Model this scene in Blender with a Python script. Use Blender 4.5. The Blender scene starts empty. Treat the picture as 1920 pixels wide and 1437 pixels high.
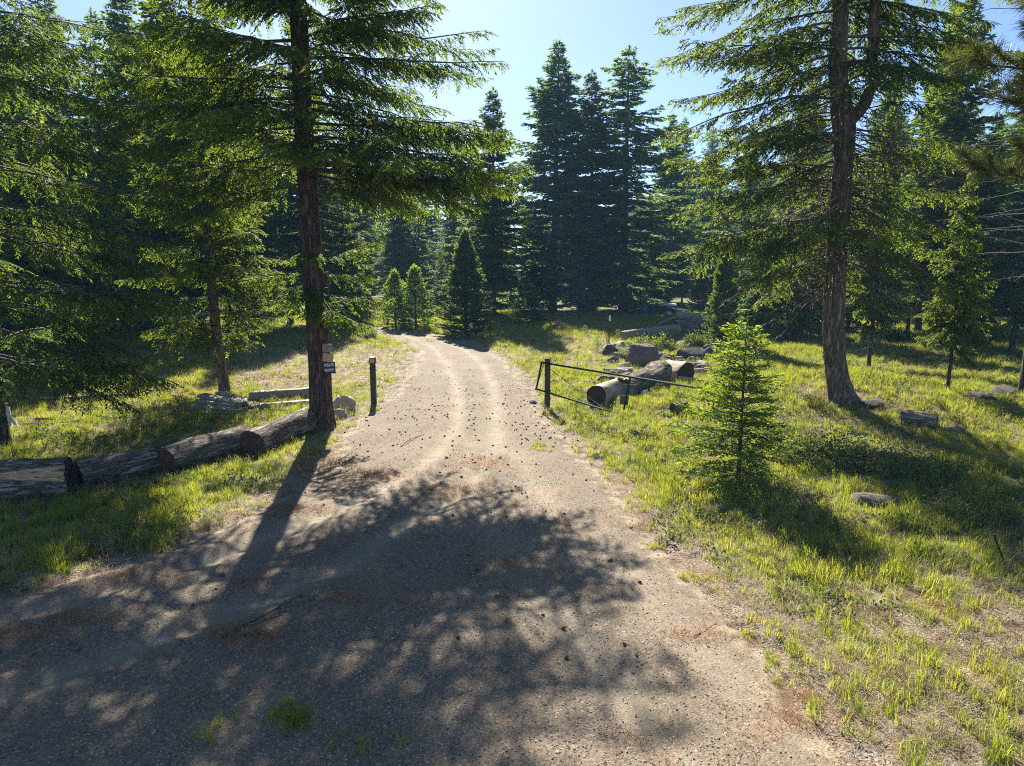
import bpy, math, random, time
import numpy as np
from mathutils import Vector, Matrix, Euler

R = math.radians
T0 = time.time()
scn = bpy.context.scene
COL = scn.collection

# ------------------------------------------------------------------ camera, sky, sun, exposure
F_PX, PITCH, CAM_H = 1300.0, R(9.33), 3.7          # focal length in px of the 1920 px frame
cam_d = bpy.data.cameras.new("camera")
cam_d.lens = 36.0 * F_PX / 1920.0
cam_d.sensor_width = 36.0
cam_d.clip_start, cam_d.clip_end = 0.1, 3000
cam = bpy.data.objects.new("camera", cam_d)
COL.objects.link(cam)
cam.location = (0, 0, CAM_H)
cam.rotation_euler = (math.pi / 2 - PITCH, 0, 0)
scn.camera = cam

SUN_AZ, SUN_EL = R(-9.6), R(37.0)                  # azimuth from +Y towards +X
world = bpy.data.worlds.new("World")
scn.world = world
world.use_nodes = True
wnt = world.node_tree
sky = wnt.nodes.new("ShaderNodeTexSky")
sky.sky_type = 'NISHITA'
sky.sun_disc = False
sky.sun_elevation = SUN_EL
sky.sun_rotation = SUN_AZ % (2 * math.pi)
sky.air_density, sky.dust_density, sky.ozone_density = 0.5, 0.29, 4.0
bg = wnt.nodes["Background"]
bg.inputs[1].default_value = 0.070
wnt.links.new(sky.outputs[0], bg.inputs[0])

sun_d = bpy.data.lights.new("sun", 'SUN')
sun_d.energy, sun_d.angle, sun_d.color = 5.0, R(0.53), (1.0, 0.93, 0.82)
sun = bpy.data.objects.new("sun", sun_d)
COL.objects.link(sun)
SUN = Vector((math.sin(SUN_AZ) * math.cos(SUN_EL), math.cos(SUN_AZ) * math.cos(SUN_EL), math.sin(SUN_EL)))
sun.rotation_euler = SUN.to_track_quat('Z', 'Y').to_euler()
sun.location = (0, 0, 60)

scn.view_settings.view_transform = 'Standard'
scn.view_settings.look = 'None'
scn.view_settings.exposure = 1.90
scn.view_settings.gamma = 1.0
scn.view_settings.use_curve_mapping = False
scn.render.engine = 'CYCLES'
cy = scn.cycles
cy.max_bounces, cy.diffuse_bounces, cy.glossy_bounces = 8, 6, 2
cy.transmission_bounces, cy.transparent_max_bounces, cy.volume_bounces = 5, 6, 0
cy.use_denoising = False
cy.denoising_input_passes = 'RGB_ALBEDO_NORMAL'
cy.denoising_prefilter = 'ACCURATE'
cy.filter_width = 1.05
cy.sample_clamp_indirect = 4.0
cy.use_adaptive_sampling = False
cy.caustics_reflective = cy.caustics_refractive = False

# ------------------------------------------------------------------ numeric helpers
def hash3(ix, iy, iz, seed):
    h = (ix.astype(np.int64) * 374761393 + iy.astype(np.int64) * 668265263 + iz.astype(np.int64) * 2147483647 + seed * 974634777) & 0x7fffffff
    h = ((h ^ (h >> 13)) * 1274126177) & 0x7fffffff
    h = ((h ^ (h >> 16)) * 668265263) & 0x7fffffff
    return (h & 0xffff) / 65535.0

def vnoise(x, y, z=0.0, seed=0):
    x, y, z = np.broadcast_arrays(np.asarray(x, float), np.asarray(y, float), np.asarray(z, float))
    ix, iy, iz = np.floor(x), np.floor(y), np.floor(z)
    fx, fy, fz = x - ix, y - iy, z - iz
    fx, fy, fz = fx * fx * (3 - 2 * fx), fy * fy * (3 - 2 * fy), fz * fz * (3 - 2 * fz)
    r = 0
    for dx in (0, 1):
        for dy in (0, 1):
            for dz in (0, 1):
                w = (fx if dx else 1 - fx) * (fy if dy else 1 - fy) * (fz if dz else 1 - fz)
                r = r + w * hash3(ix + dx, iy + dy, iz + dz, seed)
    return r

def fbm(x, y, z=0.0, seed=0, oct=4):
    r, a, s = 0, 0.5, 1.0
    for o in range(oct):
        r = r + a * vnoise(np.asarray(x) * s, np.asarray(y) * s, np.asarray(z) * s, seed + o * 17)
        a *= 0.5
        s *= 2.03
    return r / (1 - 0.5 ** oct)

def sstep(a, b, x):
    t = np.clip((np.asarray(x, float) - a) / (b - a), 0, 1)
    return t * t * (3 - 2 * t)

def unit(v):
    return v / np.maximum(np.linalg.norm(v, axis=-1, keepdims=True), 1e-9)

# ------------------------------------------------------------------ lie of the land
# gravel edges (left, right) by distance down the drive, in metres
_EY = np.array([-30, 3.5, 5.0, 6.3, 7.5, 8.5, 9.7, 11.0, 12.5, 14.0, 15.6, 17.5, 19.5, 21.5, 24.5, 28.0, 31.6, 35.4, 39.4, 42.0, 44.5, 47.0, 52.0])
_EL = np.array([-14, -9.0, -8.2, -6.9, -5.6, -4.9, -4.2, -3.75, -3.5, -3.6, -3.7, -3.9, -3.5, -3.6, -3.6, -3.8, -4.2, -5.4, -7.0, -9.0, -12.5, -19, -34])
_ER = np.array([5.5, 3.0, 2.45, 2.35, 2.2, 2.0, 1.8, 1.65, 1.55, 1.35, 1.0, 0.75, 0.65, 0.45, 0.1, -0.35, -1.05, -2.15, -4.2, -6.1, -8.6, -13.0, -24])
def edge_l(y): return np.interp(y, _EY, _EL) + 0.5 * (fbm(np.asarray(y) * 0.8, 3.1, seed=5) - 0.5)
def edge_r(y): return np.interp(y, _EY, _ER) + 0.5 * (fbm(np.asarray(y) * 0.8, 9.7, seed=6) - 0.5)
def edge_dist(x, y):                       # > 0 inside the gravel
    return np.minimum(x - edge_l(y), edge_r(y) - x)

def land(x, y):
    x, y = np.asarray(x, float), np.asarray(y, float)
    h = 0.55 * np.exp(-(((x - 9.0) / 3.3) ** 2 + ((y - 18.5) / 3.0) ** 2))          # knoll under the forked fir
    h = h + 0.28 * sstep(0.6, 3.5, x - edge_r(y)) * sstep(26, 18, y) * sstep(-2, 4, y)
    h = h - 0.12 * sstep(0.8, 4.0, edge_l(y) - x) * sstep(24, 14, y)
    off = sstep(0.0, 2.0, -edge_dist(x, y))
    h = h + off * (0.22 * (fbm(x * 0.22, y * 0.22, seed=11) - 0.5) + 0.10 * (fbm(x * 0.9, y * 0.9, seed=12) - 0.5))
    far = sstep(70, 220, np.hypot(x, y))
    h = h + far * (3.0 + 6.0 * (fbm(x * 0.01, y * 0.01, seed=14) - 0.4))
    return h

RUTS = [np.array(p, float) for p in (
    [(-12.0, 45.4), (-8.2, 42.3), (-5.6, 38), (-3.75, 33), (-2.55, 27), (-1.95, 23), (-1.55, 19.5), (-1.3, 16.5), (-1.55, 13.5), (-2.3, 11), (-3.7, 8.6), (-6.2, 6.0), (-9, 4.5)],
    [(-10.0, 45.0), (-6.6, 41.5), (-4.0, 37), (-2.2, 32), (-1.15, 27), (-0.72, 23), (-0.5, 19.5), (-0.4, 16.5), (-0.45, 13.5), (-0.95, 11), (-2.1, 8.2), (-4.3, 5.6), (-8, 3.2)],
    [(-0.9, 15.0), (-0.75, 12.5), (-0.35, 10), (0.25, 7.5), (1.1, 5.2), (2.0, 3.2)],
    [(-0.35, 15.5), (0.2, 12.5), (0.75, 10), (1.35, 7.8), (2.1, 5.6), (3.0, 4.0)])]
def rut_dist(x, y):
    best = np.full(np.shape(x), 9.0)
    for p in RUTS[:2]:
        for a, b in zip(p[:-1], p[1:]):
            d = b - a
            t = np.clip(((x - a[0]) * d[0] + (y - a[1]) * d[1]) / (d @ d), 0, 1)
            best = np.minimum(best, np.hypot(x - a[0] - t * d[0], y - a[1] - t * d[1]))
    weak = np.full(np.shape(x), 9.0)
    for p in RUTS[2:]:
        for a, b in zip(p[:-1], p[1:]):
            d = b - a
            t = np.clip(((x - a[0]) * d[0] + (y - a[1]) * d[1]) / (d @ d), 0, 1)
            weak = np.minimum(weak, np.hypot(x - a[0] - t * d[0], y - a[1] - t * d[1]))
    return best, weak

def road_z(x, y):
    d = edge_dist(x, y)
    b, w = rut_dist(x, y)
    z = land(x, y) - 0.09 + 0.115 * sstep(-0.7, 0.35, d)
    z = z + 0.03 * (fbm(x * 1.3, y * 1.3, seed=21) - 0.5) * sstep(0, 1, d) + 0.012 * (fbm(x * 7, y * 7, seed=22) - 0.5)
    z = z - 0.032 * np.exp(-(b / 0.15) ** 2) + 0.02 * np.exp(-((b - 0.33) / 0.12) ** 2)
    z = z - 0.012 * np.exp(-(w / 0.16) ** 2) + 0.008 * np.exp(-((w - 0.33) / 0.12) ** 2)
    return z

def ground_z(x, y):
    x, y = np.asarray(x, float), np.asarray(y, float)
    base = land(x, y) - 0.09 * sstep(-0.25, 0.6, edge_dist(x, y))
    return np.maximum(base, np.where(edge_dist(x, y) > -0.8, road_z(x, y), -9))

_cp, _sp = math.cos(PITCH), math.sin(PITCH)
def ray(px, py):                                   # direction through a point of the photograph
    u, v = (px - 960) / F_PX, (718.5 - py) / F_PX
    return Vector((u, _cp + v * _sp, -_sp + v * _cp))
_T = np.geomspace(2.5, 420, 900)
def spot(px, py):                                  # where that line of sight meets the ground
    d = ray(px, py)
    ts = _T
    for _ in range(2):
        below = CAM_H + d.z * ts <= ground_z(d.x * ts, d.y * ts)
        i = int(np.argmax(below)) if below.any() else len(ts) - 1
        ts = np.linspace(ts[max(i - 1, 0)], ts[i], 24)
    return Vector((0, 0, CAM_H)) + d * float(ts[-1])
def at_y(px, py, y):                               # ... or the vertical plane y metres ahead
    d = ray(px, py)
    return Vector((0, 0, CAM_H)) + d * (y / d.y)
def gz(x, y): return float(ground_z(x, y))

# ------------------------------------------------------------------ mesh + object helpers
def make_mesh(name, verts, groups, mats, attrs=None, smooth=True):
    """groups: list of (faces (n,k) int array, material index)"""
    me = bpy.data.meshes.new(name)
    verts = np.asarray(verts, np.float32)
    groups = [(np.asarray(f, np.int32), m) for f, m in groups if len(f)]
    me.vertices.add(len(verts))
    me.vertices.foreach_set("co", verts.ravel())
    loops = np.concatenate([f.ravel() for f, m in groups])
    tot = np.concatenate([np.full(len(f), f.shape[1], np.int32) for f, m in groups])
    mi = np.concatenate([np.full(len(f), m, np.int32) for f, m in groups])
    start = np.concatenate([[0], np.cumsum(tot)[:-1]]).astype(np.int32)
    me.loops.add(len(loops))
    me.loops.foreach_set("vertex_index", loops)
    me.polygons.add(len(tot))
    me.polygons.foreach_set("loop_start", start)
    me.polygons.foreach_set("loop_total", tot)
    me.polygons.foreach_set("material_index", mi)
    if smooth is not None:
        me.polygons.foreach_set("use_smooth", np.full(len(tot), bool(smooth)) if not hasattr(smooth, '__len__') else np.array([smooth[m] for m in mi]))
    for k, a in (attrs or {}).items():
        at = me.attributes.new(k, 'FLOAT', 'POINT')
        at.data.foreach_set("value", np.asarray(a, np.float32))
    for m in (mats if isinstance(mats, (list, tuple)) else [mats]):
        me.materials.append(m)
    me.update(calc_edges=True)
    return me

def add(name, me, parent=None, loc=None, rot=None, scale=None):
    o = bpy.data.objects.new(name, me)
    COL.objects.link(o)
    if parent: o.parent = parent
    if loc is not None: o.location = loc
    if rot is not None: o.rotation_euler = rot
    if scale is not None: o.scale = scale if hasattr(scale, '__len__') else (scale,) * 3
    return o

def tag(o, label, cat, group=None, kind=None):
    o["label"], o["category"] = label, cat
    if group: o["group"] = group
    if kind: o["kind"] = kind
    return o

def thing(name, label, cat, loc, rz=0.0, group=None):
    o = bpy.data.objects.new(name, None)
    o.empty_display_size = 0.2
    COL.objects.link(o)
    o.location, o.rotation_euler = loc, (0, 0, rz)
    return tag(o, label, cat, group)

class MB:                                          # collects polygons for one small mesh
    def __init__(s): s.v, s.f, s.m = [], {}, 0
    def poly(s, vs, faces):
        b = len(s.v)
        s.v += [tuple(p) for p in vs]
        for f in faces: s.f.setdefault((len(f), s.m), []).append([b + i for i in f])
        return s
    def box(s, c, size, rot=None, taper=1.0):
        x, y, z = (k / 2 for k in size)
        vs = [Vector((sx * x * (taper if sz > 0 else 1), sy * y * (taper if sz > 0 else 1), sz * z)) for sz in (-1, 1) for sy in (-1, 1) for sx in (-1, 1)]
        if rot: vs = [Euler(rot).to_matrix() @ v for v in vs]
        vs = [v + Vector(c) for v in vs]
        return s.poly(vs, [(0, 2, 3, 1), (4, 5, 7, 6), (0, 1, 5, 4), (2, 6, 7, 3), (0, 4, 6, 2), (1, 3, 7, 5)])
    def tube(s, pts, rad, k=8, caps=True):
        v, q = tube_np(np.array([tuple(p) for p in pts], float), np.broadcast_to(np.asarray(rad, float), (len(pts),)), k)
        b = len(s.v)
        s.poly(v, q.tolist())
        if caps:
            n = len(pts)
            for r0, rev in ((0, True), ((n - 1) * k, False)):
                idx = [b + r0 + i for i in range(k)]
                s.f.setdefault((k, s.m), []).append(idx[::-1] if rev else idx)
        return s
    def mesh(s, name, mats, smooth=False, attrs=None):
        return make_mesh(name, np.array(s.v), [(np.array(f), m) for (k, m), f in s.f.items()], mats, attrs, smooth)

def tube_np(P, rad, k):
    n = len(P)
    T = np.gradient(P, axis=0)
    T = unit(T)
    ref = np.array([0, 0, 1.0]) if abs(T[0, 2]) < 0.8 else np.array([1.0, 0, 0])
    A = unit(np.cross(T, ref))
    B = np.cross(T, A)
    th = np.arange(k) * 2 * math.pi / k
    v = P[:, None, :] + rad[:, None, None] * (np.cos(th)[None, :, None] * A[:, None, :] + np.sin(th)[None, :, None] * B[:, None, :])
    i = np.arange(n - 1)[:, None] * k
    j = np.arange(k)[None, :]
    jn = (j + 1) % k
    q = np.stack([i + j, i + k + j, i + k + jn, i + jn], -1).reshape(-1, 4)
    return v.reshape(-1, 3), q

# ------------------------------------------------------------------ materials
class Nodes:
    def __init__(s, name):
        s.m = bpy.data.materials.new(name)
        s.m.use_nodes = True
        s.t = s.m.node_tree
        s.t.nodes.clear()
        s.out = s.t.nodes.new("ShaderNodeOutputMaterial")
    def n(s, typ, _p=None, **kw):
        nd = s.t.nodes.new("ShaderNode" + typ)
        for k, v in (_p or {}).items(): setattr(nd, k, v)
        for k, v in kw.items():
            key = int(k[1:]) if k[0] == 'i' and k[1:].isdigit() else k.replace('_', ' ')
            s.set(nd.inputs[key], v)
        return nd
    def set(s, sock, v):
        if hasattr(v, 'outputs'): s.t.links.new(v.outputs[0], sock)
        elif isinstance(v, bpy.types.NodeSocket): s.t.links.new(v, sock)
        elif isinstance(v, tuple) and len(v) == 3 and sock.type == 'RGBA': sock.default_value = (*v, 1)
        else: sock.default_value = v
    def ramp(s, fac, stops, interp='LINEAR'):
        nd = s.t.nodes.new("ShaderNodeValToRGB")
        nd.color_ramp.interpolation = interp
        e = nd.color_ramp.elements
        while len(e) < len(stops): e.new(0.5)
        for el, (p, c) in zip(e, stops):
            el.position = p
            el.color = (*c, 1) if hasattr(c, '__len__') else (c, c, c, 1)
        s.set(nd.inputs[0], fac)
        return nd
    def mix(s, f, a, b, mode='MIX'):
        nd = s.t.nodes.new("ShaderNodeMix")
        nd.data_type, nd.blend_type = 'RGBA', mode
        s.set(nd.inputs[0], f); s.set(nd.inputs[6], a); s.set(nd.inputs[7], b)
        return nd.outputs[2]
    def math(s, op, a, b=0.0, c=None, clamp=False):
        nd = s.t.nodes.new("ShaderNodeMath")
        nd.operation, nd.use_clamp = op, clamp
        s.set(nd.inputs[0], a); s.set(nd.inputs[1], b)
        if c is not None: s.set(nd.inputs[2], c)
        return nd.outputs[0]
    def coord(s, scale=(1, 1, 1), kind='Object'):
        tc = s.t.nodes.new("ShaderNodeTexCoord")
        mp = s.t.nodes.new("ShaderNodeMapping")
        s.t.links.new(tc.outputs[kind], mp.inputs[0])
        mp.inputs[3].default_value = scale
        return mp
    def noise(s, vec, scale, detail=4, rough=0.55):
        return s.n("TexNoise", Vector=vec, Scale=scale, Detail=detail, Roughness=rough)
    def attr(s, name):
        nd = s.t.nodes.new("ShaderNodeAttribute")
        nd.attribute_name = name
        return nd.outputs['Fac']
    def bump(s, h, strength=0.5, dist=0.02):
        return s.n("Bump", Strength=strength, Distance=dist, Height=h)
    def pbr(s, color, rough=0.9, normal=None, spec=0.3, metal=0.0):
        nd = s.n("BsdfPrincipled", Base_Color=color, Roughness=rough, Metallic=metal)
        nd.inputs['Specular IOR Level'].default_value = spec
        if normal is not None: s.set(nd.inputs['Normal'], normal)
        return nd
    def done(s, sh):
        s.t.links.new(sh.outputs[0], s.out.inputs[0])
        return s.m

def foliage_mat(name, dark, mid, light, trans=0.62, tcol=(1.6, 1.4, 0.42), gloss=0.14, rough=0.55):
    k = Nodes(name)
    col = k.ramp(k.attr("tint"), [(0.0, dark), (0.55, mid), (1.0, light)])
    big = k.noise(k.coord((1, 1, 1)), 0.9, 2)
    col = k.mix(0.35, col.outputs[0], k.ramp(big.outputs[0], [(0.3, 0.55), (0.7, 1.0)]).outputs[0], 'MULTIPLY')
    oi = k.t.nodes.new("ShaderNodeObjectInfo")
    col = k.mix(1.0, col, k.ramp(oi.outputs['Random'], [(0.0, (0.80, 0.86, 0.95)), (0.4, (1.0, 1.0, 0.9)), (0.7, (0.92, 1.0, 1.12)), (1.0, (1.18, 1.12, 0.85))]).outputs[0], 'MULTIPLY')
    pb = k.pbr(col, rough, spec=gloss)
    tc = k.mix(1.0, col, (*tcol,), 'MULTIPLY')
    tr = k.n("BsdfTranslucent", Color=tc)
    return k.done(k.n("MixShader", i0=trans, i1=pb, i2=tr))

def bark_mat(name, stops, sc=1.0, bump=0.9, moss=0.0):
    k = Nodes(name)
    c = k.coord((sc, sc, sc * 0.16))
    nz = k.noise(c, 16, 6, 0.62)
    vo = k.n("TexVoronoi", {'feature': 'DISTANCE_TO_EDGE'}, Vector=k.mix(0.18, c.outputs[0], nz.outputs[1]), Scale=14.0)
    fis = k.ramp(vo.outputs[0], [(0.0, 0.0), (0.28, 1.0)])
    h = k.math('ADD', k.math('MULTIPLY', fis.outputs[0], 0.7), k.math('MULTIPLY', nz.outputs[0], 0.6))
    col = k.ramp(h, stops)
    patch = k.noise(k.coord((1, 1, 1)), 2.2, 3)
    cc = k.mix(0.5, col.outputs[0], k.ramp(patch.outputs[0], [(0.3, 0.55), (0.7, 1.1)]).outputs[0], 'MULTIPLY')
    if moss:
        mo = k.noise(k.coord((1, 1, 0.5)), 5.0, 4)
        cc = k.mix(k.math('MULTIPLY', k.ramp(mo.outputs[0], [(0.52, 0.0), (0.66, 1.0)]).outputs[0], moss), cc, (0.16, 0.19, 0.11))
    return k.done(k.pbr(cc, 0.92, k.bump(h, bump, 0.03), 0.15))

def plain_mat(name, col, var=0.25, rough=0.8, scale=20, bump=0.15, spec=0.25, metal=0.0, stretch=(1, 1, 1)):
    k = Nodes(name)
    nz = k.noise(k.coord(stretch), scale, 5, 0.6)
    d = tuple(c * (1 - var) for c in col)
    l = tuple(min(1, c * (1 + var)) for c in col)
    c = k.ramp(nz.outputs[0], [(0.3, d), (0.7, l)])
    return k.done(k.pbr(c.outputs[0], rough, k.bump(nz.outputs[0], bump, 0.01), spec, metal))

def end_mat(name, a, b, scale=24):
    k = Nodes(name)
    c = k.coord()
    wv = k.n("TexWave", {'wave_type': 'RINGS', 'rings_direction': 'Z'}, Vector=c, Scale=scale, Distortion=2.5, Detail=3.0)
    nz = k.noise(c, 9, 5)
    f = k.math('ADD', k.math('MULTIPLY', wv.outputs[1], 0.35), k.math('MULTIPLY', nz.outputs[0], 0.75))
    return k.done(k.pbr(k.ramp(f, [(0.25, a), (0.8, b)]).outputs[0], 0.9, k.bump(f, 0.5, 0.01), 0.15))

def rock_mat(name, a, b, lichen=0.3):
    k = Nodes(name)
    c = k.coord()
    n1 = k.noise(c, 5, 7, 0.65)
    n2 = k.noise(c, 28, 4)
    f = k.math('ADD', k.math('MULTIPLY', n1.outputs[0], 0.7), k.math('MULTIPLY', n2.outputs[0], 0.35))
    col = k.ramp(f, [(0.3, a), (0.72, b)])
    li = k.ramp(k.noise(c, 11, 5).outputs[0], [(0.56, 0.0), (0.66, 1.0)])
    cc = k.mix(k.math('MULTIPLY', li.outputs[0], lichen), col.outputs[0], (0.42, 0.42, 0.36))
    return k.done(k.pbr(cc, 0.93, k.bump(f, 0.8, 0.03), 0.2))

def ground_colour(k, P, near_road):
    """forest floor: thatch, soil, needle litter and moss, by noise at several scales"""
    fine = k.noise(P, 38, 5, 0.7)
    mid = k.noise(P, 3.1, 5, 0.6)
    big = k.noise(P, 0.55, 4, 0.55)
    thatch = k.ramp(fine.outputs[0], [(0.28, (0.10, 0.077, 0.052)), (0.5, (0.25, 0.205, 0.14)), (0.72, (0.40, 0.345, 0.25))])
    soil = k.ramp(fine.outputs[0], [(0.3, (0.055, 0.036, 0.024)), (0.7, (0.17, 0.105, 0.066))])
    green = k.ramp(fine.outputs[0], [(0.3, (0.045, 0.065, 0.018)), (0.7, (0.14, 0.165, 0.05))])
    a = k.mix(k.ramp(mid.outputs[0], [(0.44, 0.0), (0.6, 1.0)]).outputs[0], thatch.outputs[0], soil.outputs[0])
    gm = k.math('MULTIPLY', k.ramp(big.outputs[0], [(0.36, 0.15), (0.6, 0.95)]).outputs[0], k.attr("green"), clamp=True)
    a = k.mix(gm, a, green.outputs[0])
    return a, fine, mid

def make_ground_mat():
    k = Nodes("forest_floor")
    P = k.coord((1, 1, 1))
    a, fine, mid = ground_colour(k, P, False)
    st = k.n("TexVoronoi", Vector=P, Scale=42.0)
    grav = k.ramp(st.outputs[1], [(0.1, (0.13, 0.105, 0.085)), (0.5, (0.27, 0.225, 0.18)), (0.9, (0.42, 0.37, 0.31))])
    gm = k.math('MULTIPLY', k.attr("gravel"), k.ramp(mid.outputs[0], [(0.38, 1.0), (0.62, 0.35)]).outputs[0])
    c = k.mix(gm, a, grav.outputs[0])
    lit = k.ramp(fine.outputs[0], [(0.3, (0.10, 0.045, 0.022)), (0.7, (0.31, 0.16, 0.085))])
    c = k.mix(k.math('MULTIPLY', k.attr("litter"), k.ramp(k.noise(P, 2.3, 4).outputs[0], [(0.4, 0.1), (0.58, 1.0)]).outputs[0]), c, lit.outputs[0])
    h = k.math('ADD', fine.outputs[0], k.math('MULTIPLY', st.outputs[0], 0.5))
    return k.done(k.pbr(c, 0.95, k.bump(h, 0.9, 0.03), 0.12))

def make_road_mat():
    k = Nodes("crushed_gravel")
    P = k.coord((1, 1, 1))
    v1 = k.n("TexVoronoi", Vector=P, Scale=46.0)
    v2 = k.n("TexVoronoi", Vector=P, Scale=95.0)
    stone = k.ramp(v1.outputs[1], [(0.05, (0.065, 0.054, 0.042)), (0.35, (0.208, 0.183, 0.144)), (0.6, (0.285, 0.252, 0.20)), (0.85, (0.37, 0.335, 0.27)), (0.95, (0.66, 0.60, 0.50))])
    small = k.ramp(v2.outputs[1], [(0.1, (0.15, 0.13, 0.102)), (0.9, (0.36, 0.32, 0.25))])
    c = k.mix(0.4, stone.outputs[0], small.outputs[0])
    c = k.mix(1.0, c, (0.65, 0.605, 0.55), 'MULTIPLY')
    fine = k.ramp(k.noise(P, 60, 4, 0.7).outputs[0], [(0.3, (0.285, 0.248, 0.185)), (0.7, (0.46, 0.41, 0.315))])
    rm = k.math('MULTIPLY', k.attr("rut"), k.ramp(k.noise(P, 4.0, 4).outputs[0], [(0.3, 0.15), (0.65, 0.52)]).outputs[0])
    c = k.mix(rm, c, fine.outputs[0])
    big = k.noise(P, 0.7, 5, 0.6)
    c = k.mix(0.65, c, k.ramp(big.outputs[0], [(0.3, (0.62, 0.6, 0.6)), (0.68, (1.1, 1.04, 0.98))]).outputs[0], 'MULTIPLY')
    # rusty needle litter gathered in drifts
    ln = k.ramp(k.noise(P, 1.25, 5, 0.62).outputs[0], [(0.54, 0.0), (0.68, 0.85)])
    lf = k.ramp(k.noise(k.coord((1, 2.2, 1)), 55, 4, 0.7).outputs[0], [(0.38, 0.0), (0.6, 1.0)])
    lm = k.math('MULTIPLY', k.math('MULTIPLY', ln.outputs[0], lf.outputs[0]), k.attr("litter"), clamp=True)
    c = k.mix(lm, c, k.ramp(k.noise(P, 80, 2).outputs[0], [(0.3, (0.20, 0.105, 0.058)), (0.7, (0.40, 0.25, 0.15))]).outputs[0])
    # the margin: thatch and soil, as on the verge it meets
    a, fn, md = ground_colour(k, P, True)
    em = k.math('MULTIPLY', k.attr("edge"), 1.0)
    en = k.math('ADD', em, k.math('MULTIPLY', k.math('SUBTRACT', k.noise(P, 5.0, 5).outputs[0], 0.5), 1.3))
    c = k.mix(k.ramp(en, [(0.42, 0.0), (0.7, 1.0)]).outputs[0], c, a)
    h = k.math('ADD', k.math('MULTIPLY', v1.outputs[0], -0.8), k.math('MULTIPLY', v2.outputs[0], -0.5))
    return k.done(k.pbr(c, 0.93, k.bump(h, 0.5, 0.012), 0.2))

M = {}
M['ground'] = make_ground_mat()
M['road'] = make_road_mat()
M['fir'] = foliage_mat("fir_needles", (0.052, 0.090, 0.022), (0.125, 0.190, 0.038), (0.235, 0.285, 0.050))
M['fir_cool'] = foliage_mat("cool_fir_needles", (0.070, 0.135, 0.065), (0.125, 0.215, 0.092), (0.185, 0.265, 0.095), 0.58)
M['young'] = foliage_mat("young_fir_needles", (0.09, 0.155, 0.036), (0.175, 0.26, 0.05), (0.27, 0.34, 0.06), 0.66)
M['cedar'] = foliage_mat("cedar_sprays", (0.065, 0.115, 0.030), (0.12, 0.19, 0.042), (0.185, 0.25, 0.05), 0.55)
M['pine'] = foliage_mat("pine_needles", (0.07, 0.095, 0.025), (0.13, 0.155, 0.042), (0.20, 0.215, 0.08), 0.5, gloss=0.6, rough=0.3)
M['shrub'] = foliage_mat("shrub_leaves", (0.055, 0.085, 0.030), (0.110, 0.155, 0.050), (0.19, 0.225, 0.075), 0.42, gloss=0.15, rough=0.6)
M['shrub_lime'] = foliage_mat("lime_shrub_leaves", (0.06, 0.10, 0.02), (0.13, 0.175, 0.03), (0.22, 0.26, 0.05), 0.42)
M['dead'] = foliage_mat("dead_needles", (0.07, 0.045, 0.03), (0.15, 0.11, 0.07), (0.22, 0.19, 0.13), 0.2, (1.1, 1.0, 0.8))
M['bark_red'] = bark_mat("red_brown_bark", [(0.2, (0.022, 0.014, 0.010)), (0.5, (0.085, 0.052, 0.037)), (0.85, (0.165, 0.11, 0.082))])
M['bark_tan'] = bark_mat("grey_tan_bark", [(0.2, (0.035, 0.023, 0.016)), (0.5, (0.14, 0.098, 0.066)), (0.85, (0.275, 0.205, 0.145))], moss=0.15)
M['bark_dark'] = bark_mat("dark_bark", [(0.2, (0.016, 0.012, 0.010)), (0.5, (0.055, 0.042, 0.034)), (0.85, (0.12, 0.10, 0.085))], moss=0.3)
M['bark_log'] = bark_mat("weathered_log_bark", [(0.2, (0.035, 0.027, 0.021)), (0.5, (0.155, 0.125, 0.097)), (0.85, (0.33, 0.28, 0.225))], 0.8, 1.0)
M['twig'] = plain_mat("twig_wood", (0.075, 0.055, 0.042), 0.4)
M['twig_mid'] = plain_mat("lichened_twig", (0.095, 0.078, 0.062), 0.45)
M['twig_grey'] = plain_mat("dead_grey_twig", (0.13, 0.115, 0.10), 0.45)
M['wood_bare'] = plain_mat("bare_wood", (0.43, 0.265, 0.14), 0.45, 0.8, 9, 0.5, stretch=(4, 4, 0.5))
M['wood_grey'] = plain_mat("weathered_wood", (0.235, 0.205, 0.165), 0.4, 0.85, 7, 0.6, stretch=(5, 5, 0.5))
M['wood_pale'] = plain_mat("bleached_wood", (0.33, 0.28, 0.215), 0.5, 0.85, 6, 0.5, stretch=(4, 4, 0.6))
M['end_brown'] = end_mat("sawn_end_brown", (0.028, 0.015, 0.010), (0.15, 0.078, 0.045))
M['end_dark'] = end_mat("sawn_end_dark", (0.012, 0.009, 0.007), (0.085, 0.058, 0.042))
M['end_tan'] = end_mat("sawn_end_tan", (0.20, 0.13, 0.075), (0.44, 0.33, 0.21))
M['rock_dark'] = rock_mat("dark_lava_rock", (0.022, 0.020, 0.020), (0.115, 0.102, 0.095), 0.25)
M['rock_brown'] = rock_mat("brown_rock", (0.05, 0.038, 0.03), (0.21, 0.165, 0.13), 0.35)
M['rock_tan'] = rock_mat("tan_rock", (0.24, 0.18, 0.12), (0.48, 0.39, 0.29), 0.3)
M['rock_grey'] = rock_mat("grey_rock", (0.13, 0.115, 0.105), (0.33, 0.30, 0.27), 0.3)
M['cone'] = plain_mat("fir_cone_brown", (0.13, 0.062, 0.034), 0.5, 0.8, 60, 0.4)
M['post_green'] = plain_mat("green_painted_post", (0.035, 0.043, 0.033), 0.25, 0.6, 25)
M['post_wood'] = plain_mat("dark_timber_post", (0.07, 0.05, 0.036), 0.45, 0.9, 12, 0.7, stretch=(5, 5, 0.5))
M['pipe'] = plain_mat("green_black_pipe", (0.022, 0.030, 0.026), 0.4, 0.8, 30, 0.1, 0.12)
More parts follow.
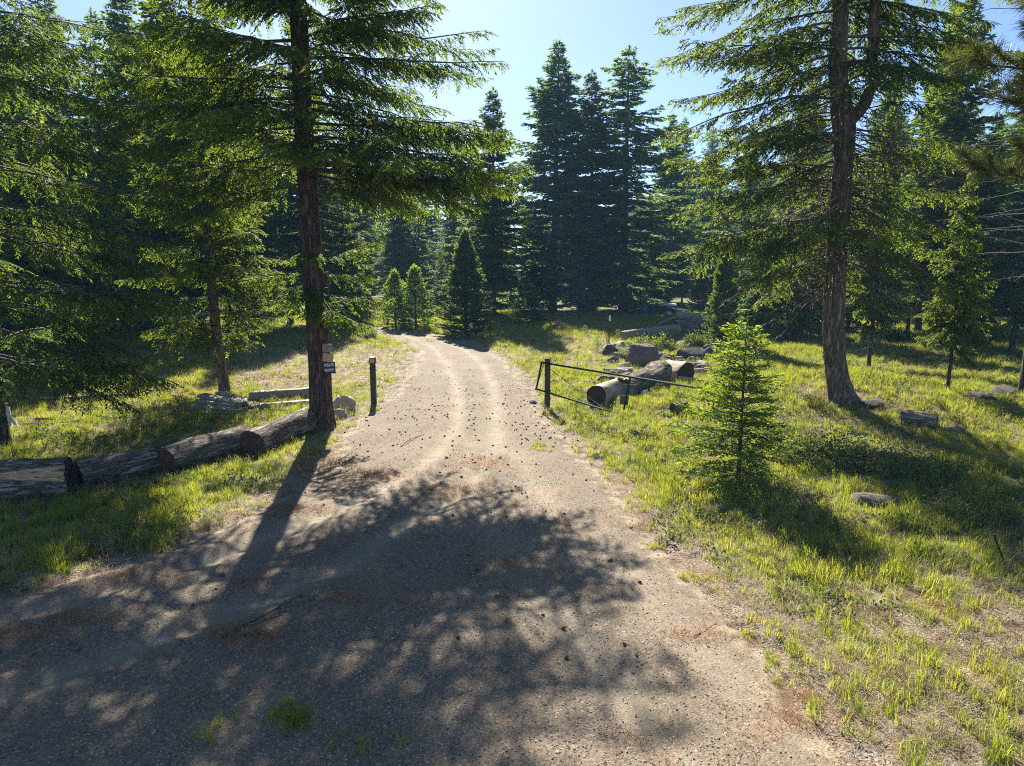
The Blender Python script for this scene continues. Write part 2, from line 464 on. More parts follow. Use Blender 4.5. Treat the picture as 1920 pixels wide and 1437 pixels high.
M['panel'] = plain_mat("grey_sign_back", (0.10, 0.095, 0.085), 0.3, 0.6, 18, 0.05, 0.4)
M['panel_blue'] = plain_mat("slate_blue_panel", (0.06, 0.085, 0.105), 0.25, 0.6, 18, 0.05)
M['sign_grey'] = plain_mat("weathered_sign_board", (0.24, 0.19, 0.145), 0.3, 0.85, 10, 0.4, stretch=(0.6, 5, 5))
M['sign_tan'] = plain_mat("tan_sign_board", (0.42, 0.29, 0.16), 0.3, 0.8, 10, 0.4, stretch=(5, 5, 0.6))
M['sign_black'] = plain_mat("black_sign", (0.022, 0.024, 0.026), 0.2, 0.5, 20, 0.05)
M['sign_white'] = plain_mat("white_lettering", (0.66, 0.68, 0.70), 0.1, 0.6, 30, 0.03)
M['sign_brown'] = plain_mat("brown_plate", (0.16, 0.055, 0.022), 0.25, 0.5, 20, 0.05)
M['sign_gold'] = plain_mat("gold_band", (0.42, 0.26, 0.06), 0.2, 0.5, 20, 0.05)
M['sign_cream'] = plain_mat("cream_numerals", (0.68, 0.52, 0.36), 0.1, 0.5, 20, 0.03)
M['plastic_white'] = plain_mat("white_plastic", (0.66, 0.68, 0.70), 0.12, 0.5, 8, 0.03)
M['plastic_blue'] = plain_mat("blue_plastic", (0.02, 0.13, 0.33), 0.2, 0.5, 8, 0.03)
M['tarp'] = plain_mat("black_sheeting", (0.012, 0.012, 0.014), 0.3, 0.6, 5, 0.4)
M['steel_dark'] = plain_mat("rusty_dark_stake", (0.035, 0.030, 0.024), 0.4, 0.7, 30)

# ------------------------------------------------------------------ ground and drive
def axis(lo, hi, step, out, n):
    core = np.arange(lo, hi + step / 2, step)
    g = np.geomspace(step * 1.3, out - hi, n) if n else []
    gl = np.geomspace(step * 1.3, out + lo, n)
    return np.concatenate([(lo - gl)[::-1], core, hi + g])
gx = axis(-26, 26, 0.22, 520, 26)
gy = np.concatenate([np.arange(-120, -12, 8), np.arange(-12, 2, 0.8), np.arange(2, 34, 0.2), np.arange(34, 66, 0.45), 66 + np.geomspace(0.6, 560, 26)])
X, Y = np.meshgrid(gx, gy)
Xf, Yf = X.ravel(), Y.ravel()
ed = edge_dist(Xf, Yf)
Z = land(Xf, Yf) - 0.09 * sstep(-0.25, 0.6, ed)
outside = sstep(-0.3, -1.2, ed)
Z = Z + outside * 0.035 * (fbm(Xf * 3.2, Yf * 3.2, seed=31) - 0.5)
def ell(x, y, cx, cy, rx, ry): return np.exp(-(((x - cx) / rx) ** 2 + ((y - cy) / ry) ** 2))
clearing = np.clip(1.25 * ell(Xf, Yf, -6.8, 26.5, 4.6, 8.0) + 1.1 * ell(Xf, Yf, -12, 31.5, 6.5, 2.6), 0, 1)                 # thin gravelly ground left of the drive
clearing2 = np.clip(1.2 * ell(Xf, Yf, 2.8, 33.0, 3.6, 7.0), 0, 1)                # dry meadow on the right
margin = sstep(-1.6, 0.0, ed)
def green_field(x, y):
    e = edge_dist(x, y)
    g = sstep(0.15, -1.1, e)
    g = g * (1 - 0.90 * np.clip(1.35 * ell(x, y, -6.8, 26.5, 4.6, 8.0), 0, 1)) * (1 - 0.75 * np.clip(1.2 * ell(x, y, 2.8, 33.0, 3.6, 7.0), 0, 1))
    g = g * (1 - 0.72 * sstep(9.2, 6.6, y + 0.25 * (x - 3)) * (x > 0)) * (1 - 0.7 * ell(x, y, 8.6, 16.8, 1.8, 1.5))
    g = g * (1 - 0.75 * ell(x, y, 5.4, 24.5, 2.2, 3.6)) * (1 - 0.85 * ell(x, y, -12, 31.5, 6.5, 2.6))
    return np.clip(g, 0, 1)
litter = np.clip(0.9 * ell(Xf, Yf, -9.5, 23.5, 3.5, 3.5) + 0.5 * margin * sstep(20, 8, Yf) + 0.35 * ell(Xf, Yf, 8.6, 17, 2.5, 2), 0, 1)
nx, ny = len(gx), len(gy)
ii = (np.arange(ny - 1)[:, None] * nx + np.arange(nx - 1)[None, :]).ravel()
quads = np.stack([ii, ii + 1, ii + 1 + nx, ii + nx], -1)
me = make_mesh("ground", np.stack([Xf, Yf, Z], -1), [(quads, 0)], M['ground'],
               {"green": green_field(Xf, Yf), "gravel": np.clip(0.8 * clearing + 0.35 * clearing2 + 0.9 * margin, 0, 1), "litter": litter})
g = add("ground", me)
g["kind"] = "structure"
g["label"] = "uneven forest floor of thatch, moss and bare soil"

ry = np.concatenate([np.arange(-14, 2, 0.7), np.arange(2, 16, 0.07), np.arange(16, 30, 0.14), np.arange(30, 51.5, 0.3)])
NU = 150
u = np.linspace(0, 1, NU)
L, Rr = edge_l(ry) - 0.85, edge_r(ry) + 0.85
RX = L[:, None] + (Rr - L)[:, None] * u[None, :]
RY = np.repeat(ry[:, None], NU, 1)
RX, RY = RX.ravel(), RY.ravel()
rd = edge_dist(RX, RY)
b_, w_ = rut_dist(RX, RY)
rut = np.clip(np.exp(-(b_ / 0.21) ** 2) + 0.55 * np.exp(-(w_ / 0.26) ** 2), 0, 1)
rlit = 0.6 * np.clip(0.35 + 0.65 * ell(RX, RY, -2.5, 14.5, 3.5, 3.2) + 0.5 * ell(RX, RY, -4.5, 7.5, 3.5, 1.8) + 0.4 * ell(RX, RY, -0.8, 12, 2.5, 2), 0, 1)
ii = (np.arange(len(ry) - 1)[:, None] * NU + np.arange(NU - 1)[None, :]).ravel()
me = make_mesh("gravel_road", np.stack([RX, RY, road_z(RX, RY)], -1), [(np.stack([ii, ii + 1, ii + 1 + NU, ii + NU], -1), 0)], M['road'],
               {"green": 0.5 * sstep(0.2, -0.6, rd), "edge": sstep(0.75, -0.25, rd), "rut": rut, "litter": rlit})
g = add("gravel_road", me)
g["kind"] = "structure"
g["label"] = "pale gravel drive with two wheel ruts curving into the forest"

# ------------------------------------------------------------------ conifers
UP = np.array([0, 0, 1.0])

def branch_path(rng, root, az, L, e0, droop, up, n=9, wig=0.15):
    s = np.linspace(0, 1, n)
    e = e0 - droop * np.sin(s * math.pi * 0.5) + up * s ** 2 + rng.normal(0, wig * 0.5, n)
    a = az + np.cumsum(rng.normal(0, wig, n)) * 0.6
    d = np.stack([np.cos(a) * np.cos(e), np.sin(a) * np.cos(e), np.sin(e)], -1)
    return root + np.concatenate([[np.zeros(3)], np.cumsum(d[:-1] * L / (n - 1), 0)], 0)

class Crown:
    def __init__(s, rng):
        s.rng, s.v, s.q, s.nv = rng, [], [], 0
        s.bl, s.dead = [], []
    def wood(s, P, r, k=4):
        v, q = tube_np(P, r, k)
        s.q.append(q + s.nv); s.v.append(v); s.nv += len(v)
    def branch(s, root, az, L, e0, droop, up, sp, blen, ns, sl, sw, pend, s0=0.10, r=None, bare=False, tint=0.0, k=4, tw=True, forks=0):
        rng = s.rng
        P = branch_path(rng, np.asarray(root, float), az, L, e0, droop, up)
        r0 = r or (0.0075 * L + 0.006)
        if tw: s.wood(P, r0 * (1 - 0.85 * np.linspace(0, 1, len(P))), k)
        nb = max(3, int(L * (1 - s0) / sp))
        t = np.clip(s0 + (1 - s0) * (np.arange(nb) + rng.uniform(0, 1, nb)) / nb, 0, 0.999)
        f = t * (len(P) - 1); i0 = f.astype(int); w = (f - i0)[:, None]
        pos = P[i0] * (1 - w) + P[np.minimum(i0 + 1, len(P) - 1)] * w
        tan = unit(np.gradient(P, axis=0))[i0]
        lat = unit(np.cross(tan, UP)) * np.where(np.arange(nb) % 2, 1, -1)[:, None]
        a = rng.normal(R(55), R(13), nb)[:, None]
        env = np.minimum(1.0, 0.45 + 1.9 * t) * (1.0 - 0.78 * t ** 1.5)
        l = blen * env * rng.uniform(0.55, 1.2, nb)
        d = unit(np.cos(a) * tan + np.sin(a) * lat + rng.normal(0, 0.14, (nb, 3)) - UP * pend * rng.uniform(0.3, 1.2, nb)[:, None])
        (s.dead if bare else s.bl).append((pos, d, l, np.full(nb, ns), np.full(nb, sl), np.full(nb, sw), np.full(nb, pend), t * 0.65 + tint))
        for _ in range(forks):
            i = int(rng.integers(2, 6))
            s.branch(P[i], az + rng.choice([-1, 1]) * rng.uniform(0.35, 0.8), L * rng.uniform(0.32, 0.55), e0 * 0.4 + rng.normal(-0.05, 0.16), droop, up * 1.2, sp, blen * 0.75, ns, sl, sw, pend, 0.05, r0 * 0.5, bare, tint, 3)
        # leader of the branch
        (s.dead if bare else s.bl).append((P[-2:-1], unit(P[-1:] - P[-2:-1]), np.array([max(0.14, L * 0.12)]), np.array([ns]), np.array([sl]), np.array([sw]), np.array([pend]), np.array([0.75 + tint])))
    def shoots(s, data):
        if not data: return None
        rng = s.rng
        pos, d, l, ns, sl, sw, pend, tip = (np.concatenate([b[i] for b in data]) for i in range(8))
        cnt = np.maximum(2, np.round(ns * np.clip(l / 0.45, 0.35, 1.8))).astype(int)
        idx = np.repeat(np.arange(len(pos)), cnt)
        first = np.concatenate([[0], np.cumsum(cnt)[:-1]])
        k = np.arange(len(idx)) - np.repeat(first, cnt)
        q = (k + rng.uniform(0, 0.9, len(idx))) / cnt[idx]
        q = np.clip(0.08 + q * 0.92, 0, 1)
        D, Ln = d[idx], l[idx]
        lat = unit(np.cross(D, UP)) * np.where(k % 2, 1, -1)[:, None]
        p = pos[idx] + D * (Ln * q)[:, None] - UP * (0.38 * pend[idx] * Ln * q * q)[:, None]
        ang = rng.normal(R(42), R(16), len(idx))
        ang = np.where(k == cnt[idx] - 1, ang * 0.2, ang)[:, None]
        sd = unit(np.cos(ang) * D + np.sin(ang) * lat + rng.normal(0, 0.20, (len(idx), 3)) - UP * (0.55 * pend[idx])[:, None])
        sl_ = sl[idx] * (1.1 - 0.45 * q) * rng.uniform(0.6, 1.35, len(idx))
        sw_ = sw[idx] * rng.uniform(0.7, 1.3, len(idx))
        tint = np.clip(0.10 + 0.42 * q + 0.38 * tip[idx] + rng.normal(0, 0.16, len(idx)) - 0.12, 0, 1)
        return p, sd, sl_, sw_, tint
    def build(s, name, mats, fold=0.30, tilt=0.55):
        """mats: wood, needles, dead needles"""
        rng = s.rng
        V, T, tints = list(s.v), [], [np.zeros(s.nv)]
        nv = s.nv
        groups = [(np.concatenate(s.q), 0)] if s.q else []
        for mi, data in ((1, s.bl), (2, s.dead)):
            r = s.shoots(data)
            if r is None: continue
            p, sd, l, w, tint = r
            nrm = unit(UP + rng.normal(0, tilt, (len(p), 3)))
            side = unit(np.cross(sd, nrm))
            nn = np.cross(side, sd)
            m = p + sd * (l * 0.42)[:, None] - nn * (w * fold)[:, None]
            A, B, C, E = p, m + side * (w * 0.5)[:, None], p + sd * l[:, None], m - side * (w * 0.5)[:, None]
            n = len(p)
            V.append(np.stack([A, B, C, E], 1).reshape(-1, 3))
            b = nv + np.arange(n)[:, None] * 4
            groups.append((np.concatenate([b + np.array([[0, 1, 2]]), b + np.array([[0, 2, 3]])]), mi))
            tints.append(np.repeat(tint, 4))
            nv += n * 4
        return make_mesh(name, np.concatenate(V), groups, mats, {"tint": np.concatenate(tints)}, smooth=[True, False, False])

def trunk_mesh(rng, name, H, r0, mat, k=18, dz=0.22, rough=0.05, flare=0.55, axis_fn=None, ztop=None, rfun=None):
    top = ztop or H
    z = np.concatenate([np.array([-0.35, -0.15, 0, 0.08, 0.18, 0.3, 0.45]), np.arange(0.65, top, dz if top < 8 else max(dz, top / 60))])
    r = (rfun(z) if rfun is not None else r0 * np.clip(1 - z / H, 0.02, 1) ** 0.85)
    th = np.arange(k) * 2 * math.pi / k
    ph = rng.uniform(0, 6.28, 3)
    fl = flare * np.exp(-np.maximum(z, 0) / 0.28)
    lob = 1 + 0.35 * np.cos(3 * th + ph[0]) + 0.3 * np.cos(5 * th + ph[1])
    rad = r[:, None] * (1 + fl[:, None] * lob[None, :])
    sd = int(rng.integers(1000))
    nz = fbm(np.cos(th)[None, :] * 3 + 0 * z[:, None], np.sin(th)[None, :] * 3 + 0 * z[:, None], z[:, None] * 0.7, seed=sd, oct=3) - 0.5
    rad = rad * (1 + rough * 4 * nz) + rough * r[:, None] * 0.8 * (rng.uniform(0, 1, (len(z), k)) - 0.5)
    c = axis_fn(z) if axis_fn is not None else np.zeros((len(z), 2))
    v = np.stack([c[:, :1] + rad * np.cos(th), c[:, 1:] + rad * np.sin(th), np.repeat(z[:, None], k, 1)], -1).reshape(-1, 3)
    i = np.arange(len(z) - 1)[:, None] * k
    j = np.arange(k)[None, :]
    q = np.stack([i + j, i + (j + 1) % k, i + k + (j + 1) % k, i + k + j], -1).reshape(-1, 4)
    return make_mesh(name, v, [(q, 0), (np.array([[(len(z) - 1) * k + a for a in range(k)]]), 0)], mat)

def whorls(cr, rng, zb, H, Rm, prof, dz, nper, e_lo, e_hi, droop, up, sp, blen, ns, sl, sw, pend, r0=0.2, axis_fn=None, zcut=99, thin=2.4, s0=0.10, gap=0.0, skip=None, tw=True, jit=0.22):
    z = zb
    while z < H - 0.25:
        t = (z - zb) / (H - zb)
        for j in range(nper if z < zcut else max(3, nper - 2)):
            if rng.uniform() < gap: continue
            az = rng.uniform(0, 2 * math.pi) if nper < 4 else (j + rng.uniform(-0.4, 0.4)) * 2 * math.pi / nper + z * 2.4
            L = Rm * prof(t) * rng.uniform(1 - jit * 1.6, 1 + jit)
            if L < 0.10: continue
            if skip and skip(z, az): continue
            e = e_lo + (e_hi - e_lo) * t + rng.normal(0, R(6))
            f = thin if z > zcut else 1.0
            zz = z + rng.uniform(-0.8, 0.8) * dz
            c = axis_fn(np.array([zz]))[0] if axis_fn is not None else (0, 0)
            rt = r0 * max(0.05, 1 - zz / H) * 0.7
            cr.branch((c[0] + math.cos(az) * rt, c[1] + math.sin(az) * rt, zz), az, L, e, droop * (0.6 + 0.4 * (1 - t)), up,
                      sp * f, min(blen, 0.5 * L + 0.12), ns, sl * (1.3 if f > 1 else 1), sw * (1.5 if f > 1 else 1), pend, s0, tw=tw)
        z += dz * (1.3 if z > zcut else 1.0) * (1 - 0.35 * t) * rng.uniform(0.8, 1.2)
    # leader
    c = axis_fn(np.array([H]))[0] if axis_fn is not None else (0, 0)
    cr.bl.append((np.array([[c[0], c[1], H - 0.45]]), np.array([[0, 0, 1.0]]), np.array([0.5]), np.array([ns]), np.array([sl]), np.array([sw]), np.array([0.0]), np.array([0.8])))

def tree(name, label, loc, trunk, crown, rz=0.0, scale=1.0, group=None, cat="tree"):
    t = thing(name, label, cat, loc, rz, group)
    t.scale = scale if hasattr(scale, '__len__') else (scale,) * 3
    if group or name == 'conifer_tree':
        q_ = random.Random(int(abs(loc[0]) * 1000 + abs(loc[1]) * 77))
        t.rotation_euler = (q_.gauss(0, 0.018), q_.gauss(0, 0.018), rz)
    add("trunk", trunk, t)
    add("crown", crown, t)
    return t

cone_prof = lambda t: (1 - t) ** 0.85 * (0.72 + 0.28 * min(1, t / 0.12))
# --- the big fir with the signs
FIR = spot(604, 803)
rng = np.random.default_rng(7)
fir_axis = lambda z: np.stack([-0.012 * np.asarray(z) + 0.02 * np.sin(np.asarray(z) * 0.7), 0.0 * np.asarray(z)], -1)
FIR_H = 25.0
fir_r = lambda z: 0.262 * np.clip(1 - np.asarray(z) / FIR_H, 0.02, 1) ** 0.8
tr = trunk_mesh(rng, "fir_trunk", FIR_H, 0.27, M['bark_red'], 26, 0.18, 0.035, 0.30, fir_axis, rfun=fir_r)
cr = Crown(rng)
wh = dict(droop=R(26), up=R(22), sp=0.058, blen=0.90, ns=20, sl=0.14, sw=0.029, pend=0.6, r0=0.26)
whorls(cr, rng, 6.1, FIR_H, 3.5, cone_prof, 0.52, 5, R(4), R(35), axis_fn=fir_axis, zcut=11.5, thin=2.6, gap=0.30, **wh)
def fb(z, azdeg, L, e=0, dr=24, up=20, **o):           # a limb placed by hand: height, bearing (0 = towards +X), length
    kw = dict(sp=0.060, blen=0.95, ns=20, sl=0.14, sw=0.029, pend=0.6, r=0.006 * L + 0.010, k=6, forks=3)
    kw.update(o)
    c = fir_axis(np.array([z]))[0]
    az = R(azdeg)
    L *= 0.92
    cr.branch((c[0] + 0.15 * math.cos(az), c[1] + 0.15 * math.sin(az), z), az, L, R(e), R(dr), R(up), **kw)
for a in [(9.0, 8, 4.4, -4, 6, 30), (8.85, -28, 3.5, 6, 20, 26), (8.25, 4, 4.7, 2, 12, 22), (8.0, 30, 4.2, 0, 18, 26),
          (7.35, -4, 4.9, -6, 12, 22), (7.2, 22, 4.6, -4, 16, 20), (6.6, 2, 5.2, -4, 12, 14), (6.5, -22, 4.1, -4, 14, 14),
          (6.1, 12, 5.0, -6, 12, 16), (6.0, -8, 4.9, -4, 14, 14), (5.8, 28, 4.4, -4, 14, 16), (5.6, -30, 3.0, -4, 16, 14),
          (9.8, 10, 3.8, 10, 12, 24), (9.6, -14, 4.0, 8, 18, 20), (10.4, 2, 3.4, 10, 14, 24),
          (9.4, 176, 4.2, 14, 14, 14), (8.6, 184, 4.6, 4, 10, 10), (7.9, 168, 4.2, 2, 14, 12), (7.4, 200, 4.4, -2, 14, 16),
          (6.8, 180, 4.3, -4, 12, 12), (6.4, 160, 4.0, -6, 12, 12), (6.0, 196, 3.9, -8, 12, 16), (5.6, 178, 3.4, -10, 14, 16),
          (6.3, -2, 4.6, 0, 16, 12), (5.9, 6, 4.9, 0, 16, 14), (5.9, 18, 4.5, 2, 16, 12), (6.9, 14, 4.5, 4, 18, 12),
          (8.6, -50, 3.6, 2, 18, 16), (9.0, -100, 3.8, 2, 18, 16), (9.5, -130, 3.8, 4, 18, 16), (8.4, -140, 3.9, 0, 18, 16), (9.9, -60, 3.6, 6, 18, 16), (10.3, -100, 3.6, 8, 18, 16), (10.2, 40, 3.4, 8, 18, 16), (9.3, 60, 3.6, 4, 18, 16), (10.6, -30, 3.5, 8, 18, 16), (10.8, 180, 3.8, 8, 18, 16), (7.8, 210, 4.2, 0, 18, 16),
          (7.0, -90, 4.2, -4, 16, 18), (6.3, -70, 3.3, -6, 16, 18), (8.2, -105, 3.9, 0, 14, 18), (7.6, -60, 3.4, -2, 14, 18), (9.2, -80, 3.6, 4, 14, 18)]:
    fb(*a)
for a in [(3.9, 10, 1.75, 18, 10, 30), (3.6, -18, 1.5, 4, 16, 20), (3.1, -6, 1.7, 2, 18, 20), (3.05, -42, 1.25, -8, 26, 10), (2.95, -70, 0.75, -10, 26, 8), (3.3, -88, 0.8, -6, 26, 10),
          (3.35, -120, 1.0, 0, 30, 10), (3.7, 190, 1.5, 0, 16, 14), (3.0, 170, 1.3, -4, 18, 14), (3.1, -110, 0.7, -10, 30, 10), (4.1, -75, 1.1, 0, 24, 12), (2.75, 8, 1.15, -8, 26, 14), (2.8, -50, 0.6, -10, 24, 8)]:
    fb(*a, blen=0.6, pend=0.55, r=0.012, ns=15, sp=0.036, forks=1)
for i in range(26):                                   # dead stubs on the lower bole
    z, az = rng.uniform(4.2, 6.0), rng.uniform(0, 6.28)
    cr.wood(branch_path(rng, np.array([fir_axis(np.array([z]))[0][0], 0, z]), az, rng.uniform(0.4, 1.1), R(-5), R(10), 0, 5), np.linspace(0.012, 0.003, 5))
tree("fir_tree", "large reddish-barked fir with three boards nailed to its trunk beside the drive", FIR, tr, cr.build("fir_crown", [M['twig'], M['fir'], M['dead']]))

# --- fir at the left, its trunk at the frame's edge
rng = np.random.default_rng(21)
pL = spot(2, 838)
tr = trunk_mesh(rng, "left_fir_trunk", 22, 0.17, M['bark_dark'], 16, 0.22, 0.04, 0.3)
cr = Crown(rng)
whorls(cr, rng, 1.9, 22, 3.7, lambda t: (1 - t) ** 0.7 * (0.85 + 0.15 * min(1, t / 0.1)), 0.46, 5, R(-6), R(30), R(20), R(16), 0.076, 0.95, 19, 0.14, 0.029, 0.6, r0=0.2, zcut=9.6, thin=2.6, gap=0.22,
       skip=lambda z, a: z < 9 and math.cos(a - math.pi) > 0.35)
for a in [(1.9, -10, 3.6), (2.3, 14, 3.9), (2.6, -22, 3.5), (3.1, 4, 4.2), (3.6, 20, 4.0), (3.9, -14, 4.3), (4.6, 6, 4.2), (5.2, -6, 4.3), (5.9, 16, 4.0), (6.5, -16, 4.0), (7.1, 6, 3.8), (7.8, 0, 3.7), (8.4, -12, 3.7), (8.8, 12, 3.6)]:
    cr.branch((0.1, 0, a[0]), R(a[1]), a[2], R(-6), R(14), R(16), 0.076, 1.0, 19, 0.14, 0.029, 0.6, r=0.022, k=5, forks=3)
tree("fir_tree", "shaggy fir with drooping boughs behind the four end-to-end logs", pL, tr, cr.build("left_fir_crown", [M['twig'], M['fir'], M['dead']]))

# --- slimmer fir between them
rng = np.random.default_rng(33)
pM = spot(424, 742)
ax = lambda z: np.stack([-0.22 * (1 - np.exp(-np.asarray(z) / 1.6)) - 0.004 * np.asarray(z), 0 * np.asarray(z)], -1)
tr = trunk_mesh(rng, "slim_fir_trunk", 17, 0.155, M['bark_tan'], 14, 0.2, 0.04, 0.35, ax)
cr = Crown(rng)
whorls(cr, rng, 1.75, 17, 2.4, cone_prof, 0.33, 6, R(2), R(32), R(20), R(22), 0.058, 0.72, 18, 0.15, 0.032, 0.5, r0=0.15, axis_fn=ax, zcut=10.5, thin=2.0, gap=0.1)
cr.branch((ax(np.array([1.0]))[0][0], 0, 1.05), R(185), 1.3, R(-12), R(10), R(10), 0.10, 0.4, 6, 0.13, 0.036, 0.6, s0=0.5)
tree("fir_tree", "slim leaning fir standing above the pile of weathered slabs", pM, tr, cr.build("slim_fir_crown", [M['twig'], M['fir'], M['dead']]))

# --- forked fir on the knoll, right of the drive
rng = np.random.default_rng(44)
pR = spot(1580, 750)
def stem_l(z):
    z = np.asarray(z, float)
    x = -0.42 * (1 - np.exp(-np.maximum(z, -0.2) / 1.0)) - 0.27 * sstep(5.9, 7.7, z) - 0.022 * np.maximum(z - 7, 0)
    return np.stack([x, 0 * z], -1)
rfun = lambda z: np.where(z < 6.8, 0.262 - 0.009 * z + 0.05 * np.exp(-((z - 6.5) / 0.5) ** 2), 0.21 * np.clip(1 - (z - 6.4) / 15, 0.03, 1))
tr_o = trunk_mesh(rng, "forked_trunk", 21, 0.3, M['bark_tan'], 24, 0.2, 0.045, 0.40, stem_l, ztop=21, rfun=rfun)
cr = Crown(rng)
HZ = 21
wh2 = dict(droop=R(26), up=R(14), sp=0.068, blen=0.86, ns=18, sl=0.15, sw=0.032, pend=0.5, r0=0.24)
whorls(cr, rng, 3.6, HZ, 4.1, lambda t: (1 - t) ** 0.75 * (0.8 + 0.2 * min(1, t / 0.15)), 0.40, 6, R(-12), R(26), axis_fn=stem_l, zcut=12.5, thin=2.4, gap=0.36, skip=lambda z, a: (z < 7.0 and math.cos(a) > -0.2 and rng.uniform() < 0.6) or (z < 12 and math.sin(a) < -0.6 and rng.uniform() < 0.55), **wh2)
stem2 = lambda z: np.stack([0.05 - 0.02 * (np.asarray(z, float) - 7.6), 0 * np.asarray(z, float)], -1)
whorls(cr, rng, 7.5, 18.5, 2.9, cone_prof, 0.55, 5, R(-4), R(26), axis_fn=stem2, zcut=12.5, thin=2.4, gap=0.30, skip=lambda z, a: z < 12 and math.sin(a) < -0.5 and rng.uniform() < 0.7, **wh2)
for a in [(4.3, 178, 3.4), (4.0, 205, 3.2), (4.9, 162, 3.7), (5.4, 190, 4.1), (6.0, 208, 3.6), (6.6, 172, 4.2), (7.4, 188, 3.8), (8.1, 166, 3.9), (9.0, 184, 4.1), (9.9, 200, 3.6), (10.9, 176, 3.9), (3.4, 188, 2.8), (3.8, 158, 3.0), (5.8, 150, 3.4), (7.9, 215, 3.4),
          (8.8, 6, 3.6), (9.8, -14, 4.4), (10.6, 10, 4.2), (7.7, 14, 3.0), (11.4, -4, 4.0)]:
    c = stem_l(np.array([a[0]]))[0]
    cr.branch((c[0], 0, a[0]), R(a[1]), a[2], R(rng.uniform(-10, 8)), R(rng.uniform(10, 30)), R(rng.uniform(6, 26)), 0.075, 0.9, 18, 0.15, 0.032, 0.5, r=0.022, k=5, s0=0.12, forks=3)
for a in [(7.0, -80, 1.8), (6.6, -40, 2.0), (7.5, -60, 1.7), (6.9, -120, 1.9), (5.6, -30, 2.3), (6.2, 0, 2.8), (5.0, -10, 2.6), (7.2, -10, 2.6)]:
    c = stem_l(np.array([a[0]]))[0]
    cr.branch((c[0] + 0.2, -0.1, a[0]), R(a[1]), a[2], R(4), R(24), R(10), 0.085, 0.7, 15, 0.15, 0.032, 0.55, r=0.018, k=5, s0=0.2, forks=2)
for i in range(170):                                   # dead lower limbs, thick with twigs and lichen
    z, az = rng.uniform(2.6, 7.2), rng.uniform(0, 6.28)
    c = stem_l(np.array([z]))[0]
    cr.branch((c[0], 0, z), az, rng.uniform(1.0, 3.1), R(rng.uniform(-28, 2)), R(10), R(rng.uniform(0, 16)), 0.09, 0.45, 4, 0.14, 0.017, 0.5, s0=0.12, r=0.013, bare=True)
t = tree("forked_fir_tree", "stout forked fir with curved butt and dead lower limbs on grassy knoll", pR, tr_o, cr.build("forked_crown", [M['twig_mid'], M['fir'], M['dead']]))
z2 = np.array([6.35, 6.6, 6.8, 7.1, 7.6, 8.6, 10, 12, 14, 16, 18.4])
P2 = np.stack([np.array([-0.38, -0.16, -0.02, 0.06, 0.06, 0, 0, 0, 0, 0, 0]), 0 * z2, z2], -1)
P2[5:, 0] = stem2(z2[5:])[:, 0]
mb = MB(); mb.tube(P2, [0.13, 0.14, 0.135, 0.128, 0.122, 0.118, 0.108, 0.09, 0.07, 0.045, 0.012], 14)
add("second_stem", mb.mesh("second_stem", [M['bark_tan']], True), t)

# --- shared mid-distance and far conifer meshes
def mid_fir(seed, H, Rm, zb, dens=1.0, mat='fir_cool', bark='bark_dark', r0=None, dead=0, prof=cone_prof, nper=6, pend=0.35, e=(-8, 34), sl=0.26, sw=0.085, dz=0.55, sp=0.16, up=18, gap=0.16, jit=0.34):
    rng = np.random.default_rng(seed)
    r0 = r0 or H * 0.0105
    tr = trunk_mesh(rng, "conifer_trunk", H, r0, M[bark], 10, 0.5, 0.04, 0.3)
    cr = Crown(rng)
    whorls(cr, rng, zb, H, Rm, prof, dz, nper, R(e[0]), R(e[1]), R(18), R(up), sp / dens, 1.1, 12, sl, sw, pend, r0=r0, gap=gap, jit=jit)
    for i in range(dead):
        z, az = rng.uniform(zb * 0.35, zb * 1.2), rng.uniform(0, 6.28)
        cr.branch((0, 0, z), az, rng.uniform(0.8, 2.0), R(rng.uniform(-20, 5)), R(8), R(8), 0.25, 0.4, 3, 0.16, 0.03, 0.4, bare=True, r=0.013)
    return tr, cr.build("conifer_crown", [M['twig'], M[mat], M['dead']], tilt=0.7)

FAR = [mid_fir(101, 24, 5.2, 1.4, mat='fir_cool', sl=0.34, sw=0.115, sp=0.15, dz=0.40),
       mid_fir(102, 24, 4.7, 2.6, mat='fir_cool', sl=0.34, sw=0.115, sp=0.15, dz=0.44, e=(-14, 28)),
       mid_fir(103, 24, 3.5, 7.0, mat='fir_cool', sl=0.34, sw=0.115, sp=0.15, dz=0.46, dead=30),
       mid_fir(104, 24, 4.6, 4.2, mat='fir', sl=0.34, sw=0.115, sp=0.15, dz=0.40, dead=14)]
FAR.append(mid_fir(105, 24, 5.4, 1.2, mat='fir_cool', sl=0.36, sw=0.12, sp=0.15, dz=0.42, gap=0.34, jit=0.55, e=(-16, 30), prof=lambda t: (1 - t) ** 0.7 * (0.75 + 0.25 * min(1, t / 0.2)) * (0.82 + 0.18 * math.sin(t * 23)), dead=10))
MID = [mid_fir(111, 12, 2.1, 1.1, mat='fir', sp=0.075, sl=0.25, sw=0.085, dz=0.38),
       mid_fir(112, 14, 2.3, 2.2, mat='fir_cool', sp=0.075, sl=0.25, sw=0.085, dz=0.42, dead=36),
       mid_fir(113, 13, 2.4, 3.0, mat='fir', sp=0.07, sl=0.24, sw=0.08, dz=0.40, dead=30, pend=0.6)]

def place(kind, px, py, top, label, name="conifer_tree", group=None, wide=1.0, href=None, rz=None):
    """a conifer rooted where the photograph shows its foot, as tall as it shows there"""
    p = spot(px, py)
    h = at_y(px, top, p.y).z - p.z
    s = h / href
    rngp = random.Random(int(px * 13 + py))
    return tree(name, label, p, kind[0], kind[1], rz if rz is not None else rngp.uniform(0, 6.28), (s * wide, s * wide, s), group)

